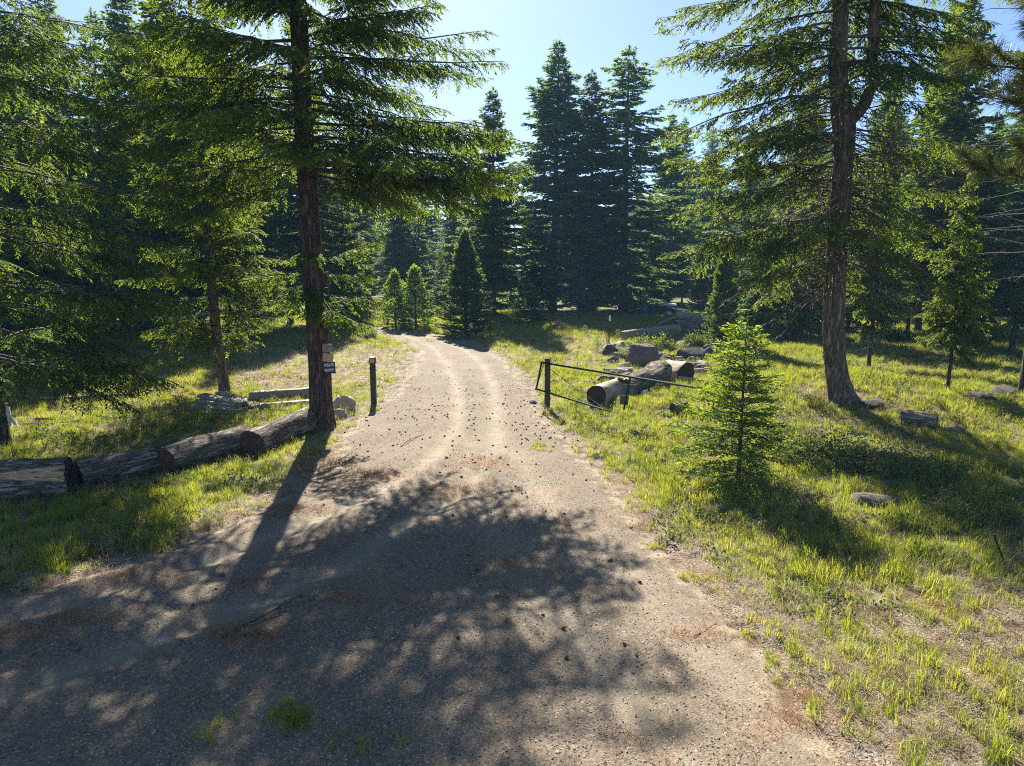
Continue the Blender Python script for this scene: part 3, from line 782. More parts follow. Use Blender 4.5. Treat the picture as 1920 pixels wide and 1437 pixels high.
# centre group across the meadow
place(FAR[0], 1036, 585, 72, "broad dark spruce-shaped fir, tallest of the group across the meadow", href=24, wide=1.55)
place(FAR[3], 1110, 583, 134, "narrow fir squeezed between the two tallest firs across the meadow", href=24, wide=1.3)
place(FAR[4], 1167, 585, 88, "full skirted fir behind the log pile, boughs sweeping to the ground", href=24, wide=1.6, rz=2.0)
place(FAR[1], 1252, 572, 215, "small-topped far fir seen beyond the skirted fir and the forked fir", href=24, wide=1.2)
place(FAR[3], 925, 600, 165, "fir rising behind the dense cone-shaped cedar", href=24, wide=1.3)
place(FAR[3], 1742, 612, 92, "tall blue-green fir behind the thin-trunked trees on the right", href=24, wide=1.0)

# right-hand wood
place(MID[1], 1415, 668, 300, "thin dark-stemmed fir with bare lower trunk behind the bright sapling", href=14, wide=0.8)
place(MID[2], 1628, 693, 200, "dark straight thin fir just behind the forked fir", href=13, wide=0.72)
place(MID[2], 1776, 735, 320, "dense shadowy fir with low drooping boughs near the dark rocks", href=13, wide=0.85)
place(MID[0], 1480, 640, 330, "bushy fir filling the gap behind the forked fir", href=12, wide=0.9)
place(MID[1], 1895, 668, 130, "fir with bare grey lower twigs at the clearing's right rim", href=14)

place(MID[0], 1520, 632, 300, "round-topped fir deep in the wood behind the forked fir", href=12, wide=1.0)
place(MID[2], 1700, 640, 230, "fir standing over the far yellow-green shrub in the right-hand wood", href=13, wide=0.9)
place(MID[1], 1838, 655, 210, "dark fir behind the shadowy fir with low boughs", href=14, wide=1.0)
place(MID[0], 1590, 622, 330, "short bushy fir glimpsed just right of the forked fir's trunk", href=12, wide=1.1)
place(MID[0], 1440, 622, 400, "small bushy fir in shade behind the thin dark-stemmed fir", href=12, wide=1.1)

# left wood behind the slim fir
GL = "firs crowding behind the left-hand trees"
for i, (px, py, top) in enumerate([(215, 660, 20), (330, 640, -60), (90, 672, 60), (480, 625, 110), (655, 618, 300), (20, 640, -40), (545, 612, 40), (150, 620, -40), (285, 616, -60), (430, 613, -30), (600, 608, 120)]):
    place([MID[1], FAR[3], MID[0], FAR[3], MID[0], FAR[1], FAR[2], FAR[1], FAR[0], FAR[1], FAR[3]][i], px, py, top, "fir in the dim wood behind the slim leaning fir", group=GL, href=[14, 24, 12, 24, 12, 24, 24, 24, 24, 24, 24][i])

# far forest wall
GF = "tall firs of the far forest wall"
rr = random.Random(5)
far_n = 0
for row, (y0, n, x0, x1) in enumerate([(64, 16, -46, 62), (73, 17, -50, 66), (84, 20, -62, 76), (97, 22, -70, 86), (112, 26, -80, 96), (124, 30, -90, 105), (138, 40, -105, 118), (150, 40, -110, 125)]):
    for i in range(n):
        x = x0 + (x1 - x0) * (i + rr.uniform(0.1, 0.9)) / n
        y = y0 + rr.uniform(-4, 4)
        if row < 2 and 0.5 < x < 17: continue
        h = rr.uniform(15, 21) + (4 if row > 2 else 0) - (4 if row > 5 else 0)
        if -24 < x < 2: h = rr.uniform(12.5, 16.5)
        if 2 <= x < 24: h = rr.uniform(11, 14.5) if row > 1 else 10
        k = FAR[2] if (-30 < x < 0 and row < 3 and rr.random() < 0.75) else FAR[rr.choice([0, 1, 4, 2, 3]) if row < 3 else rr.choice([0, 4, 1])]
        s = h / 24
        tree("conifer_tree", "dark fir in the far forest wall closing off the clearing", (x, y, gz(x, y)), k[0], k[1], rr.uniform(0, 6.28), (s * rr.uniform(0.9, 1.25),) * 2 + (s,), GF)
        far_n += 1
# the wood goes on to both sides, beyond the frame
GS = "firs of the wood at the clearing's sides"
for x, y, h, k in [(-23, 22, 16, 0), (-24, 36, 15, 1), (-30, 31, 18, 3), (-31, 45, 18, 2), (-18, 50, 12, 2), (-25, 54, 15, 1),
                   (20, 33, 16, 3), (25, 28, 17, 0), (24, 41, 18, 1), (30, 36, 19, 3), (34, 47, 20, 2), (19, 46, 16, 0), (27, 53, 18, 1), (21, 22, 14, 3), (15.5, 38, 13, 1)]:
    s = h / 24
    tree("conifer_tree", "fir in the wood flanking the clearing, its foot in shade", (x, y, gz(x, y)), FAR[k][0], FAR[k][1], rr.uniform(0, 6.28), s, GS)

GU = "young firs of the understorey before the far forest"
for i in range(26):
    x = -26 + i * 1.95 + rr.uniform(-0.8, 0.8)
    y = rr.uniform(52, 60) if x < -1 else rr.uniform(70, 78)
    if -12 < x < -7: y += 4
    h = rr.uniform(4.5, 8.5)
    k = MID[rr.choice([0, 0, 1])]
    tree("conifer_tree", "young bushy fir at the foot of the far forest wall", (x, y, gz(x, y)), k[0], k[1], rr.uniform(0, 6.28), (h / 13 * rr.uniform(1.1, 1.5),) * 2 + (h / 13,), GU)
# cedar beside the drive, and small cedars
def cedar(seed, H, Rm, mat='cedar', dens=1.0, jit=0.12):
    rng = np.random.default_rng(seed)
    tr = trunk_mesh(rng, "cedar_trunk", H, H * 0.016, M['bark_dark'], 10, 0.4, 0.03, 0.3)
    cr = Crown(rng)
    whorls(cr, rng, 0.12, H, Rm, lambda t: (1 - t) ** 0.78 * (0.86 + 0.14 * min(1, t / 0.1)), 0.15, 6, R(6), R(52), R(14), R(48), 0.05 / dens, 0.5, 20, 0.14, 0.055, 0.02, r0=0.08, jit=jit, s0=0.25)
    return tr, cr.build("cedar_crown", [M['twig'], M[mat], M['dead']], tilt=1.0)
CED = cedar(61, 6.2, 1.65)
place(CED, 874, 632, 432, "dense cone-shaped cedar standing at the bend of the drive", "cedar_tree", href=6.2, wide=1.22)
CED2 = cedar(62, 4.0, 1.5, mat='young', dens=0.55, jit=0.32)
place(CED2, 742, 616, 506, "slender young cedar, left of a pair beside the far bend", "cedar_tree", href=4.0, wide=0.95)
place(CED2, 780, 618, 498, "slightly taller young cedar, its twin close by at the far bend", "cedar_tree", href=4.0, wide=1.0, rz=1.0)
place(CED, 1352, 648, 440, "bushy bright-edged cedar at the end of the log pile", "cedar_tree", href=6.2, wide=0.75)
place(CED, 1310, 585, 470, "far cedar in shade beyond the log pile", "cedar_tree", href=6.2, wide=0.8)
place(CED2, 996, 606, 548, "low round evergreen in shade right of the cone-shaped cedar", "evergreen_shrub", href=4.0, wide=1.9)
place(CED2, 1180, 592, 552, "small shaded evergreen beside the junk pile", "evergreen_shrub", href=4.0, wide=1.3)

# --- bright sapling in the right verge
rng = np.random.default_rng(71)
pS = spot(1384, 905)
HS = at_y(1384, 608, pS.y).z - pS.z
tr = trunk_mesh(rng, "sapling_trunk", HS, 0.038, M['bark_dark'], 10, 0.15, 0.03, 0.25)
cr = Crown(rng)
sap_prof = lambda t: min(1.0, 0.80 + 0.9 * t) * (1 - t) ** 0.72 + 0.05
z = 0.22
while z < HS - 0.12:
    t = z / HS
    n = 7 if t < 0.75 else 5
    for j in range(n):
        az = (j + rng.uniform(-0.35, 0.35)) * 6.283 / n + z * 3
        cr.branch((0, 0, z + rng.uniform(-0.05, 0.05)), az, 1.28 * sap_prof(t) * (1 + 0.16 * math.cos(az - 2.6)) * rng.uniform(0.6, 1.12), R(2 + 30 * t), R(16), R(18), 0.026, 0.34, 13, 0.090, 0.030, 0.12, s0=0.10, r=0.009, tint=0.05 + 0.3 * t)
    z += 0.21 * (1 - 0.3 * t)
cr.branch((0, 0, HS - 0.16), 0, 0.18, R(88), 0, 0, 0.03, 0.08, 8, 0.06, 0.02, 0.0, tint=0.3)
tree("fir_sapling", "bright green waist-high young fir in the grassy verge before the gate's end", pS, tr, cr.build("sapling_crown", [M['twig'], M['young'], M['dead']], tilt=0.9), cat="sapling")

# --- tiny saplings
rng = np.random.default_rng(73)
cr = Crown(rng)
for z in np.arange(0.12, 0.95, 0.10):
    for j in range(5):
        cr.branch((0, 0, z), j * 1.257 + z * 5, 0.36 * (1.05 - z) + 0.05, R(20), R(5), R(10), 0.045, 0.12, 6, 0.08, 0.03, 0.05, r=0.005, tint=0.35)
TINY = (trunk_mesh(rng, "seedling_stem", 1.0, 0.014, M['bark_tan'], 6, 0.2, 0.02, 0.2), cr.build("seedling_crown", [M['twig'], M['young'], M['dead']]))
place(TINY, 1121, 660, 622, "small yellow-green seedling fir beside the thin pole", "fir_seedling", href=1.0, wide=1.1)
place(TINY, 1158, 640, 618, "yellow-green seedling fir at the butt of the lower log", "fir_seedling", href=1.0)
place(TINY, 1097, 630, 610, "tiny seedling fir in the dry meadow", "fir_seedling", href=1.0)
place(TINY, 700, 624, 586, "pale frail seedling fir at the drive's far verge", "fir_seedling", href=1.0)

# --- long-needled pine at the right edge, close to the camera
rng = np.random.default_rng(81)
PINE = Vector((8.25, 8.9, 0)); PINE.z = gz(PINE.x, PINE.y)
def pine_crown():
    V, T, Q, tints, nv = [], [], [], [], 0
    def wood(P, r, k=5):
        nonlocal nv
        v, q = tube_np(P, r, k)
        V.append(v); Q.append(q + nv); tints.append(np.zeros(len(v))); nv += len(v)
    def clump(p, d, n=200, ln=0.24):
        nonlocal nv
        d = unit(np.asarray(d, float))
        u = rng.uniform(-0.26, 0.04, n)
        base = p + d * u[:, None]
        dirs = unit(d * rng.uniform(0.35, 1.2, n)[:, None] + unit(rng.normal(0, 1, (n, 3))) * 0.85)
        l = ln * rng.uniform(0.75, 1.2, n)
        sag = -UP * (0.12 * l)[:, None]
        side = unit(np.cross(dirs, rng.normal(0, 1, (n, 3)))) * 0.0036
        mid = base + dirs * (l * 0.55)[:, None] + sag * 0.3
        tip = base + dirs * l[:, None] + sag
        V.append(np.stack([base - side, base + side, mid + side, mid - side, tip], 1).reshape(-1, 3))
        b = nv + np.arange(n)[:, None] * 5
        T.append(np.concatenate([b + [[0, 1, 2]], b + [[0, 2, 3]], b + [[3, 2, 4]]]))
        tints.append(np.repeat(np.clip(rng.normal(0.5, 0.25, n), 0, 1), 5))
        nv += n * 5
    for z in np.concatenate([np.arange(4.5, 8.2, 0.30), np.arange(8.2, 14, 0.7)]):
        for j in range(4):
            az = rng.uniform(0, 6.28) if j else R(180) + rng.normal(0, 0.5)
            L = (2.25 if z < 7 else 2.25 * (14.5 - z) / 7.5) * rng.uniform(0.7, 1.1)
            if math.cos(az) > 0.2 and rng.uniform() < 0.5: continue
            P = branch_path(rng, np.array([0, 0, z]), az, L, R(4), R(12), R(42), 8)
            wood(P, np.linspace(0.028, 0.010, 8))
            m = 9
            for q in range(m):
                f = 0.42 + 0.58 * (q + 1) / m
                i = min(6, int(f * 7)); w = f * 7 - i
                p = P[i] * (1 - w) + P[i + 1] * w
                t_ = unit(P[i + 1] - P[i])
                if q == m - 1:
                    clump(P[-1], t_ + UP * 0.3); continue
                side = unit(np.cross(t_, UP)) * (1 if q % 2 else -1)
                dd = unit(t_ * 0.8 + side * rng.uniform(0.4, 1.0) + UP * rng.uniform(0.1, 0.7))
                l2 = rng.uniform(0.25, 0.6)
                e = p + dd * l2
                wood(np.stack([p, p + dd * l2 * 0.5 - UP * 0.02, e]), np.array([0.010, 0.008, 0.006]), 4)
                clump(e, dd + UP * 0.25, 150)
    return make_mesh("pine_crown", np.concatenate(V), [(np.concatenate(Q), 0), (np.concatenate(T), 1)], [M['twig'], M['pine']], {"tint": np.concatenate(tints)}, smooth=[True, False])
tree("pine_tree", "long-needled pine with glossy yellow-green tufts at the clearing's right edge", PINE, trunk_mesh(rng, "pine_trunk", 16, 0.2, M['bark_tan'], 16, 0.3, 0.05, 0.3), pine_crown())

# --- dead snag whose bare twigs cross the sky
rng = np.random.default_rng(91)
pD = Vector((13.5, 18.0, 0)); pD.z = gz(pD.x, pD.y)
cr = Crown(rng)
for i in range(46):
    z = rng.uniform(3.0, 11.5)
    az = rng.uniform(R(120), R(260)) if i % 3 else rng.uniform(0, 6.28)
    cr.branch((0, 0, z), az, rng.uniform(1.6, 3.0), R(rng.uniform(-12, 18)), R(6), R(10), 0.22, 0.35, 4, 0.10, 0.014, 0.3, s0=0.2, bare=True, r=0.017)
tree("dead_tree", "dead bare-twigged tree beside the long-needled pine", pD, trunk_mesh(rng, "snag_trunk", 13, 0.13, M['bark_dark'], 12, 0.4, 0.05, 0.3), cr.build("snag_limbs", [M['twig_grey'], M['fir'], M['twig_grey']]))

# ------------------------------------------------------------------ logs
def log_thing(name, label, a, b, r, bark, endm, group=None, seed=0, taper=0.94, knots=0.06, k=30, ends=(1, 1), cat="log", sink=0.06, hollow=False):
    """a log lying from a to b (Vectors on the ground); its own local Z runs along it"""
    rng = np.random.default_rng(seed)
    a, b = Vector(a), Vector(b)
    L = (b - a).length
    n = max(10, int(L / 0.06))
    z = np.linspace(0, L, n)
    th = np.arange(k) * 2 * math.pi / k
    nz = fbm(np.cos(th)[None] * 2.2 + seed, np.sin(th)[None] * 2.2, z[:, None] * 1.3, seed=seed, oct=4) - 0.5
    rid = fbm(np.cos(th)[None] * 9 + seed, np.sin(th)[None] * 9, z[:, None] * 2.6, seed=seed + 5, oct=3)
    fine = rng.uniform(-1, 1, (n, k)) * 0.012 - 0.14 * np.abs(rid - 0.5) * 2 + 0.05
    rad = r * (1 + (taper - 1) * z[:, None] / L) * (1 + knots * 4 * nz + fine)
    sag = 0.03 * L * np.sin(z / L * math.pi) * rng.uniform(-0.4, 0.4)
    zz = z[:, None] + np.zeros((n, k))
    zz[0] += 0.10 * r * np.sin(th * 2 + seed); zz[-1] += 0.10 * r * np.cos(th * 2 + seed)
    v = np.stack([sag[:, None] + rad * np.cos(th), rad * np.sin(th), zz], -1)
    i = np.arange(n - 1)[:, None] * k; j = np.arange(k)[None]
    q = np.stack([i + j, i + (j + 1) % k, i + k + (j + 1) % k, i + k + j], -1).reshape(-1, 4)
    t = thing(name, label, cat, (0, 0, 0), 0, group)
    t.rotation_mode = 'QUATERNION'
    t.rotation_quaternion = (b - a).to_track_quat('Z', 'Y')
    t.location = a + Vector((0, 0, r * (1 - sink * 2)))
    add("bark", make_mesh("log_bark", v.reshape(-1, 3), [(q, 0)], M[bark] if isinstance(bark, str) else bark), t)
    for e, (row, on) in enumerate(zip((0, n - 1), ends)):
        if not on: continue
        ring = v[row]
        c = ring.mean(0)
        sgn = -1 if e == 0 else 1
        rings = [ring * 1.0 + 0, c + (ring - c) * 0.93 + [0, 0, sgn * 0.004], c + (ring - c) * 0.5 + [0, 0, -sgn * (0.16 if hollow else 0.012)], np.repeat(c[None] - [0, 0, sgn * (0.22 if hollow else 0.0)], k, 0)]
        rings[0] = c + (ring - c) * 0.998 + [0, 0, sgn * 0.001]
        vv = np.concatenate(rings)
        ii_ = np.arange(3)[:, None] * k
        qq = np.stack([ii_ + j, ii_ + (j + 1) % k, ii_ + k + (j + 1) % k, ii_ + k + j], -1).reshape(-1, 4)
        add("cut_end", make_mesh("log_end", vv, [(qq, 0)], M[endm], None, False), t)
    return t, L

# four logs end to end along the drive
LOGS = [((-12, 938), (124, 930), 0.33, "thickest log of the roadside row, a split showing bare orange wood", 'end_dark'),
        ((140, 920), (286, 886), 0.27, "grey-barked log of the roadside row, beside the one with split bare wood", 'end_dark'),
        ((304, 892), (452, 846), 0.285, "log of the roadside row with a brown rotten end, third from the fir", 'end_brown'),
        ((470, 858), (590, 802), 0.29, "log of the roadside row lying against the foot of the big fir", 'end_brown')]
LOGS[2] = LOGS[2][:3] + ("dark-ended log of the roadside row, next but one to the big fir's foot", 'end_brown')
LOG_OBJ = []
for i, (a, b, r, lab, em) in enumerate(LOGS):
    pa, pb = spot(*a), spot(*b)
    pa.y += 0.1; pb.y += 0.1
    t, L_ = log_thing("log", lab, pa, pb, r, 'bark_log', em, "logs laid end to end along the drive", 200 + i, 0.95 if i else 1.06)
    LOG_OBJ.append((t, pa, pb, r, L_))
# the split face on the first log: a slab of bare wood let into the side facing the drive
t, pa, pb, r, L_ = LOG_OBJ[0]
qinv = t.rotation_quaternion.inverted()
face = qinv @ Vector((0.12, -0.9, 0.55))
fa = math.atan2(face.y, face.x)
vs, fs = [], []
nn_, kk_ = 16, 7
rs_ = np.random.default_rng(9)
for i in range(nn_):
    f = i / (nn_ - 1)
    z = L_ * (0.02 + 0.965 * f)
    half = 0.06 + 0.62 * f ** 0.8
    for j in range(kk_):
        a_ = fa + (j / (kk_ - 1) - 0.45) * half * 1.2
        rad = r * (1.02 + 0.04 * f) * 1.055 + rs_.uniform(-0.006, 0.006) + 0.012 * math.sin(j * 2.3)
        vs.append((rad * math.cos(a_), rad * math.sin(a_), z))
for i in range(nn_ - 1):
    for j in range(kk_ - 1):
        b0 = i * kk_ + j
        fs.append((b0, b0 + 1, b0 + kk_ + 1, b0 + kk_))
sp_ = add("split_wood", make_mesh("split_wood", vs, [(np.array(fs), 0)], M['wood_bare']), t)
md = sp_.modifiers.new("thick", 'SOLIDIFY'); md.thickness = 0.05; md.offset = -1
sp_["label"] = "bare orange split wood"

# logs and rocks behind the gate
log_thing("log", "bleached log with dark sawn end under the gate's lower pipe", spot(1120, 764) + Vector((0, 0.15, 0)), spot(1168, 742), 0.29, 'wood_pale', 'end_dark', None, 231, 0.95, 0.05)
log_thing("log", "weathered brown log propped behind the hanging gate panels", spot(1168, 748), spot(1240, 722) + Vector((0, 0, 0.14)), 0.30, 'bark_log', 'end_brown', None, 232, 1.08, 0.13)
log_thing("log", "short stump-like log with dark charred end and pale side", spot(1286, 720), spot(1286, 720) + Vector((-0.42, 0.75, 0.02)), 0.33, 'wood_pale', 'end_dark', None, 233, 0.9, 0.09)
log_thing("log", "long bleached log of the pile, lying lowest beside the lime shrubs", spot(1165, 640), spot(1268, 632) + Vector((0, 0, 0.05)), 0.28, 'wood_grey', 'end_tan', "logs heaped beyond the rocks", 234, 1.35, 0.10)
log_thing("log", "thick rough log of the pile with a gnarled dark end", spot(1266, 628), spot(1338, 628), 0.44, 'bark_log', 'end_brown', "logs heaped beyond the rocks", 235, 1.0, 0.12)
log_thing("log", "pale barkless log lying topmost on the pile", spot(1266, 606) + Vector((0, 0, 0.22)), spot(1345, 606) + Vector((0, 0, 0.1)), 0.30, 'wood_pale', 'end_dark', "logs heaped beyond the rocks", 236, 0.9, 0.10)
log_thing("branch", "crooked grey limb bridging the logs of the pile", spot(1236, 622) + Vector((0, 0, 0.35)), spot(1270, 616) + Vector((0, 0, 0.65)), 0.09, 'wood_grey', 'end_tan', None, 237, 1.2, 0.12, cat="branch")
log_thing("log", "charred log butt half hidden behind the bright sapling", spot(1262, 778), spot(1286, 772), 0.15, 'bark_log', 'end_dark', None, 238, 1.0)
log_thing("log", "rotten dark log in the shade below the forked fir", spot(1690, 795), spot(1755, 805), 0.17, 'bark_log', 'end_brown', None, 239, 0.9, 0.12)
log_thing("log", "mossy fallen log shaded behind the left-hand fir", spot(60, 762), spot(260, 748), 0.12, 'bark_log', 'end_dark', None, 240, 0.7)

GW = "short weathered pieces in the debris behind the gate"
rgw = np.random.default_rng(260)
for i in range(9):
    px, py = rgw.uniform(1160, 1330), rgw.uniform(655, 722)
    p0 = spot(px, py); a_ = rgw.uniform(-0.7, 0.7) + (math.pi if rgw.uniform() < 0.5 else 0); l_ = rgw.uniform(0.5, 1.3)
    p1 = p0 + Vector((l_ * math.cos(a_), l_ * math.sin(a_) * 0.7, rgw.uniform(0, 0.12)))
    log_thing("wood_piece", "short weathered wood piece in the debris behind the gate", p0, p1, rgw.uniform(0.06, 0.14), ['wood_grey', 'bark_log', 'wood_pale'][i % 3], 'end_brown', GW, 270 + i, 0.8, 0.12, k=14, cat="wood")

# squared timbers behind the fir
def timber(label, a, b, w, h, mat, seed, group):
    rng = np.random.default_rng(seed)
    a, b = Vector(a), Vector(b)
    L = (b - a).length
    n = 12
    vs, fs = [], []
    prof = [(-1, -1), (-1, 0.75), (-0.78, 1), (0.78, 1), (1, 0.75), (1, -1)]
    for i in range(n):
        x = L * i / (n - 1)
        for (py_, pz_) in prof:
            vs.append((x, py_ * w / 2 * (1 + rng.uniform(-0.05, 0.05)), h / 2 + pz_ * h / 2 * (1 + rng.uniform(-0.06, 0.06))))
    k = len(prof)
    for i in range(n - 1):
        for j in range(k):
            fs.append((i * k + j, i * k + (j + 1) % k, (i + 1) * k + (j + 1) % k, (i + 1) * k + j))
    me = make_mesh("timber", vs, [(np.array(fs), 0), (np.array([list(range(k))[::-1], [(n - 1) * k + j for j in range(k)]]), 0)], M[mat], None, False)
    d = b - a
    o = add("timber", me, None, a - Vector((0, 0, 0.03)), (0, -math.atan2(d.z, math.hypot(d.x, d.y)), math.atan2(d.y, d.x)))
    return tag(o, label, "timber", group)
timber("squared tan timber lying highest behind the big fir", spot(468, 757), spot(600, 747), 0.30, 0.36, 'wood_grey', 301, None)
timber("low half-buried tan timber in grass just behind the big fir", spot(488, 766), spot(604, 757), 0.26, 0.16, 'wood_pale', 302, None)

# stack of weathered slabs
for i, (a, b, za, zb_, lab) in enumerate([
        ((352, 776), (440, 776), 0.00, 0.00, "lowest slab of the weathered stack under the slim fir"),
        ((360, 770), (452, 775), 0.09, 0.05, "second slab up in the weathered stack under the slim fir"),
        ((372, 766), (444, 770), 0.19, 0.10, "third slab up in the weathered stack under the slim fir"),
        ((374, 763), (452, 770), 0.28, 0.14, "topmost pale slab of the weathered stack under the slim fir"),
        ((408, 757), (476, 768), 0.26, 0.03, "slab leaning off the right of the weathered stack")]):
    o = timber(lab, spot(*a) + Vector((0, 0.06 * i, za)), spot(*b) + Vector((0, 0.06 * i, zb_)), 0.34, 0.085, 'wood_grey', 310 + i, "weathered slabs stacked under the slim fir")
    o.name = "wood_slab"; o["category"] = "slab"

# ------------------------------------------------------------------ rocks
import bmesh
ICO = {}
for sub in (2, 3, 4):
    bm = bmesh.new(); bmesh.ops.create_icosphere(bm, subdivisions=sub, radius=1)
    ICO[sub] = (np.array([v.co[:] for v in bm.verts]), np.array([[v.index for v in f.verts] for f in bm.faces]))
    bm.free()
def rock_mesh(seed, mat, jag=0.35, sub=3, flat=0.75):
    v, f = ICO[sub]
    rng = np.random.default_rng(seed)
    d = 1 + jag * 2 * (fbm(v[:, 0] * 1.1 + seed, v[:, 1] * 1.1, v[:, 2] * 1.1, seed=seed, oct=2) - 0.5) + 0.42 * (fbm(v[:, 0] * 3.5 + seed, v[:, 1] * 3.5, v[:, 2] * 3.5, seed=seed + 3, oct=3) - 0.5)
    p = v * d[:, None]
    for c in range(9):                               # broken planes
        n = unit(rng.normal(0, 1, 3)); h = rng.uniform(0.62, 0.95)
        s_ = p @ n
        p = p - np.maximum(s_ - h, 0)[:, None] * n * 0.9
    p[:, 2] *= flat
    return make_mesh("rock", p, [(f, 0)], M[mat], None, False)
def rock(label, px, py, size, mat, seed, group=None, jag=0.35, rz=None, name="rock", sink=0.35, flat=0.75, sub=3):
    p = spot(px, py)
    o = add(name, rock_mesh(seed, mat, jag, sub, flat), None, p + Vector((0, size[1] * 0.5, size[2] * (1 - 2 * sink) * 0.8)), (0, 0, rz if rz is not None else seed * 1.7), size)
    return tag(o, label, "rock", group)
rock("tan boulder with a flat sunlit face behind the big fir", 642, 774, (0.36, 0.28, 0.46), 'rock_tan', 401, name="boulder", rz=0.3)
rock("low rounded tan boulder between the big fir and the taller tan boulder", 632, 786, (0.30, 0.2, 0.22), 'rock_tan', 402, name="boulder", rz=0.1)
rock("large brown boulder with a sloping top among the lime shrubs", 1208, 688, (0.68, 0.45, 0.94), 'rock_brown', 403, name="boulder", rz=0.2, sub=4)
rock("flattish dark rock beside the seedlings and thin pole", 1146, 668, (0.46, 0.3, 0.48), 'rock_dark', 404, rz=0)
rock("dark brown rock at the foot of the large brown boulder", 1230, 700, (0.37, 0.3, 0.44), 'rock_brown', 405)
rock("broad black lava rock beneath the second lime shrub", 1294, 678, (0.66, 0.4, 0.61), 'rock_dark', 406, jag=0.5, rz=0.1)
rock("black lava rock in the cedar's shade beside the broad black one", 1334, 668, (0.50, 0.35, 0.51), 'rock_dark', 407, jag=0.5)
rock("small grey-black rock beside the broad black lava rock", 1258, 680, (0.29, 0.22, 0.37), 'rock_dark', 408, jag=0.5)
rock("grey rubble stone between the charred stump and the black rocks", 1262, 692, (0.33, 0.2, 0.27), 'rock_grey', 409)
rock("pale flat stone left of the large brown boulder", 1172, 690, (0.33, 0.2, 0.20), 'rock_grey', 410)
rock("rounded grey-brown rock between the two lime shrubs", 1260, 646, (0.37, 0.3, 0.44), 'rock_brown', 411)
rock("knobbly grey rock just right of the rounded one below the log pile", 1284, 652, (0.40, 0.3, 0.37), 'rock_grey', 412)
rock("pale broken stone behind the bleached log by the gate", 1168, 706, (0.35, 0.25, 0.27), 'rock_grey', 413)
rock("brown stone leaning by the propped weathered log", 1180, 716, (0.29, 0.2, 0.34), 'rock_brown', 414)
rock("flat slab-like grey rock lying in the grass below the leafy shrubs", 1642, 948, (0.36, 0.16, 0.20), 'rock_brown', 415, rz=-0.25, flat=0.62)
rock("brown rock in the sunlit strip beyond the shadowy fir", 1898, 700, (0.28, 0.25, 0.24), 'rock_brown', 416)
rock("white-topped stone in the sunlit strip behind the brown rock", 1896, 684, (0.34, 0.2, 0.14), 'rock_grey', 417)
rock("black rock in shade at the right, larger of two", 1890, 748, (0.46, 0.35, 0.3), 'rock_dark', 418, jag=0.5)
rock("black rock in shade at the right, lower of two", 1848, 752, (0.40, 0.3, 0.2), 'rock_dark', 419, jag=0.5)
rock("dark mossy rock at the foot of the forked fir's buttress", 1640, 765, (0.30, 0.25, 0.2), 'rock_dark', 420)
rock("rusty dark rock in the shaded grass below the forked fir", 1796, 818, (0.30, 0.22, 0.2), 'rock_brown', 421)
rock("upright dark stone by the far yellow-green shrub on the right", 1722, 648, (0.26, 0.25, 0.4), 'rock_dark', 422, sink=0.2)
rock("dark stone in the shade right of the dark thin fir", 1672, 680, (0.35, 0.25, 0.2), 'rock_dark', 423)
rock("small grey stone at the gravel's edge beside the gate post", 1000, 756, (0.16, 0.12, 0.11), 'rock_grey', 424)
rock("little dark rock tucked under the flowering shrub's right side", 1672, 918, (0.15, 0.12, 0.14), 'rock_dark', 425)

GRB = "rubble stones heaped between the gate and the log pile"
rgr = np.random.default_rng(440)
RUB = [(rock_mesh(450 + i, m, 0.5, 3, 0.8)) for i, m in enumerate(['rock_dark', 'rock_brown', 'rock_grey', 'rock_brown', 'rock_dark'])]
for i in range(46):
    px, py = rgr.uniform(1135, 1345), rgr.uniform(652, 728)
    if py > 700 and px > 1250: continue
    sz = rgr.uniform(0.13, 0.36)
    p = spot(px, py)
    o = add("rubble_stone", RUB[i % 5], None, p + Vector((0, 0, sz * 0.25)), (rgr.uniform(-0.4, 0.4), rgr.uniform(-0.4, 0.4), rgr.uniform(0, 6.28)), (sz * rgr.uniform(1, 1.5), sz, sz * rgr.uniform(0.7, 1.1)))
    tag(o, "rough stone among the rubble between the gate and the log pile", "stone", GRB)

# ------------------------------------------------------------------ number post, sign boards, gate
def text_mesh(name, body, size, mat, depth=0.003):
    c = bpy.data.curves.new(name, 'FONT')
    c.body, c.size, c.extrude = body, size, depth
    c.align_x, c.align_y = 'CENTER', 'CENTER'
    c.offset = size * 0.018
    o = bpy.data.objects.new(name, c)
    COL.objects.link(o)
    dg = bpy.context.evaluated_depsgraph_get()
    me = bpy.data.meshes.new_from_object(o.evaluated_get(dg))
    bpy.data.objects.remove(o)
    me.materials.clear(); me.materials.append(M[mat])
    return me

# number post
p = spot(701, 757)
t = thing("number_post", "dark green post topped by a brown house-number plate beside the drive", "post", p)
h = at_y(700, 672, p.y).z - p.z
mb = MB(); mb.box((0, 0, h / 2 - 0.05), (0.145, 0.13, h + 0.1), taper=0.97)
add("post", mb.mesh("number_post_shaft", [M['post_green']]), t)
mb = MB()
y0, y1 = -0.075, 0.075
w0, w1 = 0.098, 0.068
mb.poly([(-w0, -0.085, h - 0.13), (w0, -0.085, h - 0.13), (w1, -0.085, h + 0.035), (-w1, -0.085, h + 0.035), (-w0, 0.08, h - 0.13), (w0, 0.08, h - 0.13), (w1, 0.08, h + 0.035), (-w1, 0.08, h + 0.035)],
        [(0, 1, 2, 3), (5, 4, 7, 6), (3, 2, 6, 7), (0, 3, 7, 4), (1, 5, 6, 2), (0, 4, 5, 1)])
pl = add("number_plate", mb.mesh("number_plate", [M['sign_brown']]), t)
mb = MB(); mb.box((0, -0.0885, h - 0.012), (0.125, 0.005, 0.034))
add("gold_band", mb.mesh("gold_band", [M['sign_gold']]), pl)
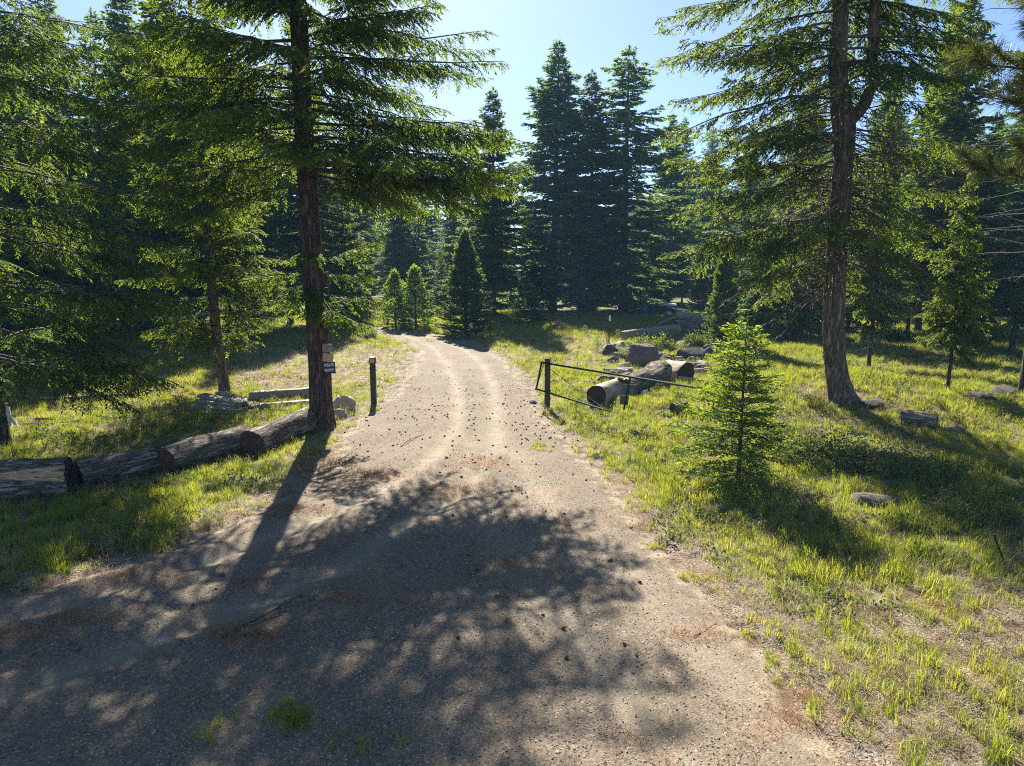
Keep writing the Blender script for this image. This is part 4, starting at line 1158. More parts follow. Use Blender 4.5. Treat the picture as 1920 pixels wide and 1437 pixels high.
add("numerals", text_mesh("numerals", "200", 0.118, 'sign_cream'), pl, (0, -0.089, h - 0.077), (R(90), 0, 0), (0.72, 1, 1))
mb = MB(); mb.tube([(0.07, -0.02, h - 0.32), (0.10, -0.02, h - 0.32)], 0.012, 6)
add("bolt", mb.mesh("bolt", [M['steel_dark']]), t)

# boards on the fir
def board(name, label, cat, px, py, w, h, mat, tilt, yaw, parts=(), proud=0.0):
    c = at_y(px, py, FIR.y - 0.262 - proud)
    t = thing(name, label, cat, c, yaw)
    t.rotation_euler = (0, tilt, yaw)
    rngb = random.Random(px)
    n = 6
    vs, fs = [], []
    for f_, y in ((0, -0.009), (1, 0.009)):
        for i in range(n + 1):
            x = -w / 2 + w * i / n
            for z in (-h / 2, h / 2):
                vs.append((x, y + (0.003 * math.sin(i * 1.3)), z + rngb.uniform(-0.004, 0.004)))
    for i in range(n):
        a = 2 * i
        fs += [(a, a + 2, a + 3, a + 1), (a + 2 * (n + 1), a + 1 + 2 * (n + 1), a + 3 + 2 * (n + 1), a + 2 + 2 * (n + 1)),
               (a + 1, a + 3, a + 3 + 2 * (n + 1), a + 1 + 2 * (n + 1)), (a, a + 2 * (n + 1), a + 2 + 2 * (n + 1), a + 2)]
    e = 2 * n
    fs += [(0, 1, 1 + 2 * (n + 1), 2 * (n + 1)), (e, e + 2 * (n + 1), e + 1 + 2 * (n + 1), e + 1)]
    add("board", make_mesh(name, vs, [(np.array(fs), 0)], M[mat], None, False), t)
    for nm, me_, loc, sc in parts:
        add(nm, me_, t, loc, (R(90), 0, 0), sc)
    return t
def nail():
    mb = MB(); mb.tube([(0, 0, -0.004), (0, 0, 0.006)], 0.008, 6)
    return mb.mesh("nail", [M['steel_dark']])
nl = nail()
board("sign_board", "weathered grey-brown blank board, uppermost on the big fir's trunk", "sign", 614, 653, 0.225, 0.185, 'sign_grey', 0.02, 0.12,
      [("nail", nl, (-0.09, -0.014, 0.07), 1), ("nail", nl, (0.09, -0.012, 0.07), 1)])
board("sign_board", "tan tilted board, middle one on the big fir's trunk", "sign", 615, 671, 0.235, 0.185, 'sign_tan', 0.14, 0.12,
      [("nail", nl, (0.0, -0.012, 0.07), 1)], proud=0.03)
board("warning_sign", "black and white sign reading private property, lowest on the big fir's trunk", "sign", 618, 690, 0.255, 0.265, 'sign_black', -0.05, 0.12,
      [("lettering", text_mesh("lettering", "PRIVATE", 0.078, 'sign_white'), (-0.005, -0.013, 0.062), (0.74, 1.35, 1)),
       ("lettering", text_mesh("lettering", "PROPERTY", 0.07, 'sign_white'), (-0.005, -0.0125, -0.055), (0.66, 1.35, 1))], proud=0.012)

# gate
gp = spot(1026, 768)
GH = at_y(1025, 672, gp.y).z - gp.z
t = thing("gate_post", "square dark timber gate post at the gravel's right edge", "post", gp)
mb = MB(); mb.box((0, 0, GH / 2 - 0.1), (0.15, 0.15, GH + 0.2), taper=0.98)
add("shaft", mb.mesh("gate_post_shaft", [M['post_wood']]), t)
for zz in (GH - 0.13, 0.52):
    mb = MB(); mb.box((0, 0, zz), (0.165, 0.165, 0.035))
    add("hinge_strap", mb.mesh("hinge_strap", [M['steel_dark']]), t)

top_end = at_y(1322, 728, 14.35)
g0 = Vector((gp.x, gp.y, gp.z))
gdir = Vector((top_end.x - gp.x, top_end.y - gp.y, 0)).normalized()
def gpt(along, z, off=0.10):
    nrm = Vector((-gdir.y, gdir.x, 0))
    return g0 + gdir * along - nrm * off + Vector((0, 0, z))
LG = math.hypot(top_end.x - gp.x, top_end.y - gp.y)
ztop, zlow = GH - 0.12, 0.50
zend = top_end.z - gp.z
gate = thing("pipe_gate", "long dark green pipe gate swung open over the grass", "gate", g0)
def gpart(name, pts, r, mat='pipe', k=8):
    mb = MB(); mb.tube([q - g0 for q in pts], r, k)
    return add(name, mb.mesh(name, [M[mat]], True), gate)
gpart("top_rail", [gpt(-0.10, ztop), gpt(LG, zend)], 0.026)
gpart("stile", [gpt(-0.12, ztop + 0.03), gpt(-0.33, zlow + 0.02)], 0.024)
gpart("lower_rail", [gpt(-0.36, zlow + 0.02), gpt(2.25, zlow - 0.16)], 0.024)
gpart("brace_wire", [gpt(0.12, ztop - 0.10), gpt(1.2, 0.72), gpt(2.2, zlow - 0.14)], 0.006)
gpart("inner_strut", [gpt(-0.03, ztop - 0.02, 0.12), gpt(-0.24, zlow + 0.2, 0.12)], 0.010)
fr = 0.60
pt = gpt(LG * fr, ztop + (zend - ztop) * fr)
gpart("drop_bar", [pt, pt + Vector((-0.13, 0.02, -0.78))], 0.022)
def panel(name, c, w, h, mat, tilt):
    mb = MB(); mb.box((0, 0, 0), (w, 0.012, h))
    o = add(name, mb.mesh(name, [M[mat]]), gate, c - g0, (0, tilt, -0.05))
    return o
panel("sign_panel", pt + Vector((-0.045, 0.045, -0.31)), 0.33, 0.26, 'panel', 0.06)
panel("blue_panel", pt + Vector((-0.12, 0.045, -0.555)), 0.20, 0.21, 'panel_blue', 0.12)
# thin pole in the meadow, and the leaning stake in the right verge
p = spot(1141, 655)
ht = at_y(1142, 592, p.y).z - p.z
t = thing("marker_pole", "thin grey pole standing beside the yellow-green seedlings", "pole", p)
mb = MB(); mb.tube([(0, 0, -0.1), (0.02, 0, ht * 0.55), (0.035, 0, ht)], [0.035, 0.03, 0.026], 7)
add("pole", mb.mesh("pole", [M['post_wood']], True), t)
mb = MB(); mb.box((0.035, 0, ht - 0.13), (0.07, 0.066, 0.24))
add("white_tip", mb.mesh("white_tip", [M['plastic_white']]), t)
mb = MB(); mb.tube([(-0.03, 0, -0.1), (-0.1, 0, 0.55)], 0.025, 6)
add("short_stub", mb.mesh("short_stub", [M['post_wood']], True), t)

p = spot(1888, 1066)
q = at_y(1863, 1002, p.y)
mb = MB()
d = q - p
mb.tube([-d * 0.2, d * 0.5, d], [0.011, 0.011, 0.011], 6); mb.box(d * 0.98, (0.03, 0.03, 0.012))
tag(add("metal_stake", mb.mesh("metal_stake", [M['steel_dark']], True), None, p), "thin dark metal stake leaning in the shaded grass", "stake")

# litter by the gate
def bucket(name, label, px, py, r, h, mat, cat, tip=0.0, grp=None, rz=0.0):
    p = spot(px, py)
    prof = [(0, 0), (r * 0.86, 0), (r * 0.9, 0.02 * h), (r * 0.94, 0.5 * h), (r, 0.94 * h), (r * 1.06, 0.95 * h), (r * 1.06, h), (r * 0.98, h), (r * 0.93, 0.85 * h), (0, 0.84 * h)]
    k = 16
    th = np.arange(k) * 6.2832 / k
    v = np.concatenate([np.stack([a * np.cos(th), a * np.sin(th), np.full(k, z)], -1) for a, z in prof])
    i = np.arange(len(prof) - 1)[:, None] * k; j = np.arange(k)[None]
    qd = np.stack([i + j, i + (j + 1) % k, i + k + (j + 1) % k, i + k + j], -1).reshape(-1, 4)
    o = add(name, make_mesh(name, v, [(qd, 0)], M[mat]), None, p + Vector((0, 0.1, r * math.sin(tip) * 0.9)), (tip, 0, rz))
    return tag(o, label, cat, grp)
bucket("paint_can", "small white can dropped in the grass beside the propped log", 1207, 744, 0.08, 0.16, 'plastic_white', "can", 1.4, rz=0.3)
bucket("paint_can", "little blue-grey can lying in the tall grass behind the gate", 1114, 725, 0.06, 0.11, 'panel_blue', "can", 1.2)

# junk heap in the shade across the meadow
bucket("plastic_barrel", "blue plastic barrel standing by the junk heap", 1209, 594, 0.28, 0.85, 'plastic_blue', "barrel")
bucket("bucket", "white bucket lying on top of the black sheeting", 1240, 582, 0.26, 0.5, 'plastic_white', "bucket", 1.5)
bucket("bucket", "small white bucket at the foot of the black sheeting", 1251, 592, 0.18, 0.35, 'plastic_white', "bucket", 1.5, rz=0.4)
bucket("grey_drum", "pale grey drum behind the blue barrel", 1206, 590, 0.30, 1.3, 'panel', "drum")
p = spot(1246, 590)
o = add("tarp_heap", rock_mesh(501, 'tarp', 0.4, 4, 0.5), None, p + Vector((0, 0.6, 0.25)), (0, 0, 0), (2.3, 0.8, 1.0)); tag(o, "heap of junk under black sheeting in the shade across the meadow", "heap")
mb = MB(); mb.box((0, 0, 0), (1.1, 0.5, 0.10), (0.1, 0.1, 0.05)); mb.box((0.1, 0, 0.07), (0.9, 0.4, 0.06), (0.1, 0.1, 0.05))
tag(add("white_sheet", mb.mesh("white_sheet", [M['plastic_white']]), None, p + Vector((0.5, 0.4, 0.80))), "pale folded sheet lying on the black junk heap", "sheet")
rngj = random.Random(3)
for i in range(7):
    px = 1186 + i * 3.2
    bucket("junk_tin", "rusty tin or pot among the clutter left of the blue barrel", px, 590 - (i % 3) * 3, rngj.uniform(0.10, 0.2), rngj.uniform(0.2, 0.4), ['steel_dark', 'sign_grey', 'plastic_white', 'sign_brown'][i % 4], "tin", rngj.choice([0, 1.4]), "clutter left of the blue barrel", rngj.uniform(0, 3))

# sticks: brush mound, brush pile, twigs on the drive
def stick_mesh(rng, L, r, bend=0.15, forks=2):
    mb = MB()
    P = branch_path(rng, np.zeros(3), 0, L, 0.02, 0.05, 0.05, 7, bend)
    mb.tube(P, np.linspace(r, r * 0.35, 7), 5)
    for f in range(forks):
        i = int(rng.integers(2, 6))
        Q = branch_path(rng, P[i], rng.choice([-1, 1]) * rng.uniform(0.4, 0.9), L * rng.uniform(0.15, 0.35), 0.1, 0.1, 0, 4, bend)
        mb.tube(Q, np.linspace(r * 0.55, r * 0.2, 4), 4)
    return mb
rng = np.random.default_rng(601)
def stick(label, a, b, r, mat='twig', group=None, bend=0.12, lift=0.015, name="stick", forks=2):
    pa, pb = spot(*a), spot(*b)
    L = (pb - pa).length
    o = add(name, stick_mesh(rng, L, r, bend, forks).mesh(name, [M[mat]], True), None, pa + Vector((0, 0, lift)), (0, -math.asin(max(-1, min(1, (pb.z - pa.z) / L))), math.atan2(pb.y - pa.y, pb.x - pa.x)))
    return tag(o, label, "stick", group)
stick("long curved dead branch lying on the shaded gravel by the rusty needle drift", (416, 1198), (560, 1128), 0.013, bend=0.16)
stick("thin straight twig above the needle drift on the gravel", (578, 1130), (612, 1112), 0.007)
stick("short stub of stick on the rusty needle drift", (452, 1194), (510, 1190), 0.010)
stick("crooked twig in the sunlit gravel at the drive's right margin", (1300, 1196), (1345, 1168), 0.006)
stick("twig on the sunlit gravel below the numbered post", (752, 838), (790, 815), 0.012)
stick("grey branch sticking out of shaded grass behind the forked fir", (1690, 735), (1722, 712), 0.03, 'twig_grey')
GB = "sticks of the brush pile behind the left-hand fir"
for i in range(16):
    x, y = rng.uniform(20, 150), rng.uniform(752, 806)
    a_ = rng.uniform(-0.5, 0.5)
    l = rng.uniform(35, 90)
    stick("grey stick in the tangled brush pile behind the left-hand fir", (x, y), (x + l, y - l * a_ * 0.35), rng.uniform(0.010, 0.026), 'twig_grey', GB, 0.16, rng.uniform(0.02, 0.14), "brush_stick", 2)
p = spot(1047, 617)
mb = MB()
for i in range(60):
    a_ = rng.uniform(0, 6.28); rr_ = abs(rng.normal(0, 0.45))
    c = np.array([rr_ * math.cos(a_), 0.6 * rr_ * math.sin(a_), max(0.03, 0.5 - 0.55 * rr_) * rng.uniform(0.3, 1)])
    d_ = unit(rng.normal(0, 1, 3) * [1, 1, 0.35]) * rng.uniform(0.15, 0.4)
    mb.tube([c - d_, c + d_], [0.035, 0.02], 5)
tag(add("brush_mound", mb.mesh("brush_mound", [M['wood_bare']]), None, p + Vector((0, 0.3, 0))), "small mound of reddish dry brush at the meadow's shaded edge", "brush")

# bleached stump at the far left
p = spot(14, 802)
mb = MB(); mb.tube([(0, 0, -0.1), (0.0, 0, 0.1), (0.02, 0, 0.35), (0.0, 0, 0.52), (0.03, 0, 0.62)], [0.14, 0.10, 0.085, 0.09, 0.03], 9)
mb.tube([(0.05, 0, 0.3), (0.16, 0.05, 0.1), (0.22, 0.05, -0.05)], [0.05, 0.04, 0.03], 6)
tag(add("bleached_stump", mb.mesh("bleached_stump", [plain_mat("silver_wood", (0.42, 0.45, 0.47), 0.2, 0.8, 8, 0.4, stretch=(4, 4, 0.6))], True), None, p), "bleached silvery stump beside the left-hand fir's trunk", "stump")

# ------------------------------------------------------------------ cones on the drive
def cone_mesh(seed):
    rng = np.random.default_rng(seed)
    k, n = 8, 7
    prof = np.array([0.25, 0.8, 1.0, 0.95, 0.8, 0.55, 0.15])
    th = np.arange(k) * 6.2832 / k
    rows = []
    for i in range(n):
        rr_ = prof[i] * (1 + 0.16 * np.where((np.arange(k) + i) % 2, 1, -1)) * 0.42
        rows.append(np.stack([np.full(k, (i / (n - 1) - 0.5) * 1.6), rr_ * np.cos(th), rr_ * np.sin(th)], -1))
    v = np.concatenate(rows)
    i = np.arange(n - 1)[:, None] * k; j = np.arange(k)[None]
    q = np.stack([i + j, i + (j + 1) % k, i + k + (j + 1) % k, i + k + j], -1).reshape(-1, 4)
    return make_mesh("fir_cone", v, [(q, 0)], M['cone'], None, False)
CONES = [cone_mesh(s) for s in range(3)]
rng = np.random.default_rng(611)
GC = "cones fallen on the drive"
cn = 0
while cn < 285:
    u_ = rng.uniform()
    if u_ < 0.80: x, y = rng.normal(-0.9, 2.0), 16.2 + rng.normal(0, 2.4)
    elif u_ < 0.93: x, y = rng.uniform(-6, 2.3), rng.uniform(6, 13)
    else: x, y = rng.uniform(-8, 1), rng.uniform(20, 28)
    if edge_dist(x, y) < -0.3 or y < 4.6: continue
    bb, _ = rut_dist(np.array([x]), np.array([y]))
    if bb[0] < 0.22 and rng.uniform() < 0.65: continue
    s = rng.uniform(0.026, 0.042)
    o = add("fir_cone", CONES[cn % 3], None, (x, y, gz(x, y) + s * 0.33), (rng.uniform(0, 6.28), rng.normal(0, 0.25), rng.uniform(0, 6.28)), s)
    tag(o, "small brown fir cone lying on the pale gravel drive", "cone", GC)
    cn += 1

# ------------------------------------------------------------------ shrubs
def shrub_mesh(seed, mat, Rx, Ry, H, stems=60, leaves=34, ll=0.055, lw=0.03, wood='twig'):
    rng = np.random.default_rng(seed)
    V, Q, T, tints, nv = [], [], [], [], 0
    for s_ in range(stems):
        a = rng.uniform(0, 6.28); rr_ = math.sqrt(rng.uniform())
        b0 = np.array([Rx * rr_ * math.cos(a) * 0.75, Ry * rr_ * math.sin(a) * 0.75, 0])
        hh = H * rng.uniform(0.45, 1.05) * (1 - 0.45 * rr_ ** 2) * (0.6 + 0.8 * float(vnoise(b0[0] * 2.5 + seed, b0[1] * 2.5, seed=seed)))
        e = b0 + np.array([Rx * 0.3 * math.cos(a) * rr_, Ry * 0.3 * math.sin(a) * rr_, hh]) + rng.normal(0, 0.05, 3)
        P = np.stack([b0, b0 * 0.45 + e * 0.55 + rng.normal(0, 0.03, 3), e])
        v, q = tube_np(P, np.array([0.006, 0.004, 0.002]), 3)
        V.append(v); Q.append(q + nv); tints.append(np.zeros(len(v))); nv += len(v)
        n = leaves
        f = rng.uniform(0.25, 1.0, n)
        p = b0 + (e - b0) * f[:, None] + rng.normal(0, 0.055 + 0.03 * H, (n, 3))
        p[:, 2] = np.maximum(p[:, 2], 0.015)
        d = unit(rng.normal(0, 1, (n, 3)) + [0, 0, 0.3]); sd = unit(np.cross(d, UP + rng.normal(0, 0.5, (n, 3))))
        l = ll * rng.uniform(0.6, 1.3, n)[:, None]; w = lw * rng.uniform(0.6, 1.3, n)[:, None]
        V.append(np.stack([p, p + d * l * 0.45 + sd * w, p + d * l, p + d * l * 0.45 - sd * w], 1).reshape(-1, 3))
        b = nv + np.arange(n)[:, None] * 4
        T.append(np.concatenate([b + [[0, 1, 2]], b + [[0, 2, 3]]]))
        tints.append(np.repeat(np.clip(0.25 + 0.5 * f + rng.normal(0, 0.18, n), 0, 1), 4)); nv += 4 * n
    return make_mesh("shrub", np.concatenate(V), [(np.concatenate(Q), 0), (np.concatenate(T), 1)], [M[wood], M[mat]], {"tint": np.concatenate(tints)}, smooth=[True, False])
def shrub(label, px, py, me, scale=1.0, rz=0.0, name="shrub", group=None):
    p = spot(px, py)
    return tag(add(name, me, None, p - Vector((0, 0, 0.03)), (0, 0, rz), scale), label, "shrub", group)
S1 = shrub_mesh(701, 'shrub', 0.85, 0.6, 0.62, 130, 34, 0.045, 0.017)
S2 = shrub_mesh(702, 'shrub', 0.95, 0.7, 0.42, 130, 34, 0.048, 0.018)
S3 = shrub_mesh(703, 'shrub_lime', 1.15, 0.55, 0.8, 120, 30, 0.085, 0.032)
S4 = shrub_mesh(704, 'shrub_lime', 0.9, 0.5, 0.62, 90, 30, 0.085, 0.032)
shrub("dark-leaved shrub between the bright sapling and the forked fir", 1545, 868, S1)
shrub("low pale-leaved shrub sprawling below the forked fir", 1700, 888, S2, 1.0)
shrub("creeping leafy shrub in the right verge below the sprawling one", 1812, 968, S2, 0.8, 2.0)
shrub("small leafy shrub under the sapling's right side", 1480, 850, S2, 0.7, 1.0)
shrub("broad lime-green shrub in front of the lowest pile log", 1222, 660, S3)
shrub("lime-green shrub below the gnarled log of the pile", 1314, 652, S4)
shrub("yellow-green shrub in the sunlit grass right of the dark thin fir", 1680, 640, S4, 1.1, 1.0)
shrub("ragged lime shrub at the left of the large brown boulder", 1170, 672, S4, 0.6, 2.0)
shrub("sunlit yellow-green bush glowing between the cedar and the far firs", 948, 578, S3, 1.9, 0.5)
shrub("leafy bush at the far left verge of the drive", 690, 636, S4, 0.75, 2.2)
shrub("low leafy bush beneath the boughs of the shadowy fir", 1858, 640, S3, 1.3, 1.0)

# ------------------------------------------------------------------ grass, forbs, thatch, pebbles (uncountable)
def instancer(name, pts, rot, scl, pick, protos):
    me = bpy.data.meshes.new(name)
    me.vertices.add(len(pts))
    me.vertices.foreach_set("co", np.asarray(pts, np.float32).ravel())
    for nm, typ, key, arr in (("rot", 'FLOAT_VECTOR', "vector", rot), ("scl", 'FLOAT', "value", scl), ("pick", 'INT', "value", pick)):
        a = me.attributes.new(nm, typ, 'POINT')
        a.data.foreach_set(key, np.asarray(arr, np.int32 if typ == 'INT' else np.float32).ravel())
    ng = bpy.data.node_groups.new(name + "_scatter", 'GeometryNodeTree')
    ng.interface.new_socket("Geometry", in_out='INPUT', socket_type='NodeSocketGeometry')
    ng.interface.new_socket("Geometry", in_out='OUTPUT', socket_type='NodeSocketGeometry')
    N, Lk = ng.nodes, ng.links
    gi, go = N.new("NodeGroupInput"), N.new("NodeGroupOutput")
    def named(nm, dt):
        n = N.new("GeometryNodeInputNamedAttribute"); n.data_type = dt; n.inputs[0].default_value = nm
        return n.outputs[0]
    ro, sc, pk = named("rot", 'FLOAT_VECTOR'), named("scl", 'FLOAT'), named("pick", 'INT')
    jn = N.new("GeometryNodeJoinGeometry")
    for i, pr in enumerate(protos):
        oi = N.new("GeometryNodeObjectInfo"); oi.inputs['Object'].default_value = pr
        cmp_ = N.new("FunctionNodeCompare"); cmp_.data_type, cmp_.operation = 'INT', 'EQUAL'
        Lk.new(pk, cmp_.inputs[2]); cmp_.inputs[3].default_value = i
        ip = N.new("GeometryNodeInstanceOnPoints")
        Lk.new(gi.outputs[0], ip.inputs['Points']); Lk.new(cmp_.outputs[0], ip.inputs['Selection'])
        Lk.new(oi.outputs['Geometry'], ip.inputs['Instance']); Lk.new(ro, ip.inputs['Rotation']); Lk.new(sc, ip.inputs['Scale'])
        Lk.new(ip.outputs[0], jn.inputs[0])
    Lk.new(jn.outputs[0], go.inputs[0])
    o = add(name, me)
    o.modifiers.new("scatter", 'NODES').node_group = ng
    o["kind"] = "stuff"
    return o
def proto(name, me):
    return bpy.data.objects.new(name, me)             # never linked: only the scatter uses it

def grass_mat(name, stops, trans=0.45, patch=0.5):
    k = Nodes(name)
    oi = k.t.nodes.new("ShaderNodeObjectInfo")
    geo = k.t.nodes.new("ShaderNodeNewGeometry")
    big = k.noise(geo.outputs['Position'], 0.8, 3)
    f = k.math('ADD', k.math('MULTIPLY', oi.outputs['Random'], 0.45), k.math('ADD', k.math('MULTIPLY', k.attr("tint"), 0.35), k.math('MULTIPLY', k.math('SUBTRACT', big.outputs[0], 0.42), patch * 1.3)), clamp=True)
    c = k.ramp(f, stops)
    tr = k.n("BsdfTranslucent", Color=k.mix(1.0, c.outputs[0], (1.45, 1.3, 0.45), 'MULTIPLY'))
    return k.done(k.n("MixShader", i0=trans, i1=k.pbr(c.outputs[0], 0.6, spec=0.1), i2=tr))
M['grass'] = grass_mat("meadow_grass", [(0.05, (0.135, 0.190, 0.036)), (0.40, (0.215, 0.275, 0.046)), (0.68, (0.285, 0.310, 0.075)), (0.94, (0.42, 0.36, 0.19))], 0.58)
M['thatch'] = grass_mat("dry_thatch", [(0.1, (0.16, 0.125, 0.085)), (0.5, (0.31, 0.26, 0.19)), (0.95, (0.47, 0.42, 0.33))], 0.25)
M['forb'] = grass_mat("low_forbs", [(0.1, (0.05, 0.085, 0.022)), (0.5, (0.10, 0.15, 0.035)), (0.95, (0.17, 0.21, 0.055))], 0.4)
M['needle_litter'] = grass_mat("rusty_needles", [(0.1, (0.24, 0.115, 0.06)), (0.5, (0.38, 0.21, 0.115)), (0.95, (0.50, 0.33, 0.20))], 0.25)

def blades(seed, n, h, spread, w, lean, flat=False):
    rng = np.random.default_rng(seed)
    V, T, Q, tint = [], [], [], []
    for i in range(n):
        a = rng.uniform(0, 6.28); r_ = spread * math.sqrt(rng.uniform())
        p = np.array([r_ * math.cos(a), r_ * math.sin(a), 0])
        az = rng.uniform(0, 6.28)
        ln = lean * rng.uniform(0.3, 1.3)
        hh = h * rng.uniform(0.45, 1.15)
        d = np.array([math.cos(az), math.sin(az), 0])
        sd = np.array([-d[1], d[0], 0]) * w * rng.uniform(0.6, 1.2) / 2
        if flat:
            p = p + UP * rng.uniform(0.002, 0.04)
            pts = [p - d * hh * 0.5, p + UP * rng.uniform(0.0, 0.03), p + d * hh * 0.5 + UP * rng.uniform(-0.01, 0.02)]
        else:
            pts = [p - UP * 0.02, p + UP * hh * 0.55 + d * hh * ln * 0.25, p + UP * hh * (1 - 0.25 * ln) + d * hh * ln * 0.8]
        b = len(V)
        V += [pts[0] - sd, pts[0] + sd, pts[1] + sd * 0.8, pts[1] - sd * 0.8, pts[2]]
        Q.append((b, b + 1, b + 2, b + 3)); T.append((b + 3, b + 2, b + 4))
        tt = rng.uniform(0, 1); tint += [tt * 0.6, tt * 0.6, tt, tt, min(1, tt + 0.25)]
    return np.array(V), Q, T, tint
def tuft(name, mat, *a, **k):
    V, Q, T, tint = blades(*a, **k)
    return proto(name, make_mesh(name, V, [(np.array(Q), 0), (np.array(T), 0)], M[mat], {"tint": tint}, False))
TALL = [tuft("tall_tuft", 'grass', 801 + i, 26, 0.20, 0.07, 0.0062, 0.65) for i in range(3)]
SHORT = [tuft("short_tuft", 'grass', 811 + i, 22, 0.11, 0.08, 0.006, 0.6) for i in range(3)]
STRAW = [tuft("straw", 'thatch', 821 + i, 22, 0.17, 0.13, 0.0045, 0.5, flat=True) for i in range(3)]
STALK = [tuft("dry_stalk", 'thatch', 831 + i, 9, 0.22, 0.06, 0.004, 0.7) for i in range(2)]
NEED = [tuft("needle_bits", 'needle_litter', 841 + i, 26, 0.055, 0.11, 0.0035, 0.5, flat=True) for i in range(2)]
def forb_proto(seed):
    rng = np.random.default_rng(seed)
    V, T, tint = [], [], []
    for i in range(22):
        a = rng.uniform(0, 6.28); r_ = 0.10 * math.sqrt(rng.uniform())
        p = np.array([r_ * math.cos(a), r_ * math.sin(a), rng.uniform(0.01, 0.08)])
        d = unit(rng.normal(0, 1, 3) + [0, 0, 0.4]); sd = unit(np.cross(d, UP + rng.normal(0, 0.4, 3)))
        l, w = rng.uniform(0.03, 0.06), rng.uniform(0.008, 0.016)
        b = len(V)
        V += [p, p + d * l * 0.5 + sd * w, p + d * l, p + d * l * 0.5 - sd * w]
        T += [(b, b + 1, b + 2), (b, b + 2, b + 3)]
        tint += [rng.uniform(0, 1)] * 4
    return proto("forb", make_mesh("forb", np.array(V), [(np.array(T), 0)], M['forb'], {"tint": tint}, False))
FORB = [forb_proto(851 + i) for i in range(2)]

rng = np.random.default_rng(900)
def candidates(n, r0, r1, th=R(43)):
    r = rng.uniform(r0, r1, n); a = rng.uniform(-th, th, n)
    return r * np.sin(a), r * np.cos(a), r
def scatter(name, label, x, y, keep, protos, smin, smax, r=None, tilt=0.12, grow=True, sc_mul=None):
    x, y = x[keep], y[keep]
    n = len(x)
    z = ground_z(x, y) - 0.004
    rot = np.stack([rng.normal(0, tilt, n), rng.normal(0, tilt, n), rng.uniform(0, 6.28, n)], -1)
    s = rng.uniform(smin, smax, n)
    if grow: s = s * (1 + np.clip(np.hypot(x, y) - 14, 0, 40) * 0.018)
    if sc_mul is not None: s = s * sc_mul[keep]
    o = instancer(name, np.stack([x, y, z], -1), rot, s, rng.integers(0, len(protos), n), protos)
    o["label"] = label
    return o
x, y, r = candidates(150000, 3.4, 62)
gf = green_field(x, y)
pat = fbm(x * 0.75, y * 0.75, seed=51)
pat2 = fbm(x * 2.6, y * 2.6, seed=52)
lush = sstep(0.40, 0.62, 0.55 * pat + 0.45 * pat2)
edl = edge_dist(x, y)
lush = np.maximum(lush, 0.75 * np.exp(-((edl + 1.9) / 0.9) ** 2) * (pat2 > 0.42))
U = rng.uniform(0, 1, len(x))
scatter("grass", "long bright green grass of the verges and meadow", x, y, U < 0.62 * gf * lush, TALL, 0.55, 1.15, sc_mul=0.55 + 0.65 * np.clip(lush, 0, 1))
U = rng.uniform(0, 1, len(x))
sparse = sstep(-0.05, -1.0, edl) * (0.10 + 0.55 * pat2 ** 2)
scatter("short_grass", "short grass thinly spread over the clearing floor", x, y, U < np.clip(0.42 * gf + 0.30 * sparse, 0, 1), SHORT, 0.6, 1.3)
x, y, r = candidates(90000, 3.4, 48)
U = rng.uniform(0, 1, len(x)); edl = edge_dist(x, y)
gf = green_field(x, y)
scatter("dry_thatch", "dry grey straw thatch strewn over the verges", x, y, U < sstep(0.15, -0.7, edl) * (0.75 - 0.35 * gf) * (0.4 + 0.6 * (fbm(x * 1.4, y * 1.4, seed=53) > 0.45)), STRAW + STALK[:1], 0.6, 1.25, tilt=0.08)
x, y, r = candidates(40000, 3.6, 34)
U = rng.uniform(0, 1, len(x)); gf = green_field(x, y)
scatter("low_forbs", "low broad-leaved forbs growing through the grass", x, y, U < 0.55 * gf * sstep(0.5, 0.62, fbm(x * 1.1, y * 1.1, seed=54)), FORB, 0.7, 1.6, tilt=0.2)
x, y, r = candidates(26000, 3.6, 40)
U = rng.uniform(0, 1, len(x)); gf = green_field(x, y)
scatter("dry_stalks", "dry bleached grass stalks standing among the green", x, y, U < (0.15 + 0.45 * gf) * sstep(0.38, 0.6, fbm(x * 0.9, y * 0.9, seed=57)) * (edge_dist(x, y) < -0.2), STALK, 0.6, 1.25, tilt=0.25)
# rusty needle drifts on the gravel
DR = [(445, 1185, 0.55, 0.22), (490, 1200, 0.4, 0.2), (640, 1118, 0.5, 0.18), (955, 1055, 0.4, 0.2), (1310, 1192, 0.36, 0.16), (140, 1160, 0.6, 0.25), (40, 1185, 0.6, 0.3), (250, 1090, 0.7, 0.22), (700, 890, 0.8, 0.5), (620, 870, 0.7, 0.6), (900, 870, 0.6, 0.6), (860, 920, 0.7, 0.5), (1480, 1345, 0.25, 0.1), (1510, 1310, 0.2, 0.08), (1195, 990, 0.3, 0.12), (1060, 975, 0.3, 0.12), (480, 1090, 0.4, 0.15), (1760, 1140, 0.3, 0.2), (540, 960, 0.8, 0.3), (770, 1130, 0.3, 0.12)]
xs, ys = [], []
for px, py, rx, ry_ in DR:
    p = spot(px, py)
    n = int(26 * rx * ry_ / 0.1) + 8
    xs.append(rng.normal(p.x, rx * 0.45, n)); ys.append(rng.normal(p.y, ry_ * 0.6, n))
xx, yy, rr_ = candidates(3500, 4, 24)
ok = (edge_dist(xx, yy) > -1.0) & (rng.uniform(0, 1, len(xx)) < 0.75 * sstep(0.5, 0.68, fbm(xx * 1.2, yy * 1.2, seed=55)))
xs.append(xx[ok]); ys.append(yy[ok])
xx, yy = np.concatenate(xs), np.concatenate(ys)
scatter("needle_litter", "rusty fallen needles drifted on the gravel", xx, yy, np.ones(len(xx), bool), NEED, 0.7, 1.3, tilt=0.04, grow=False)

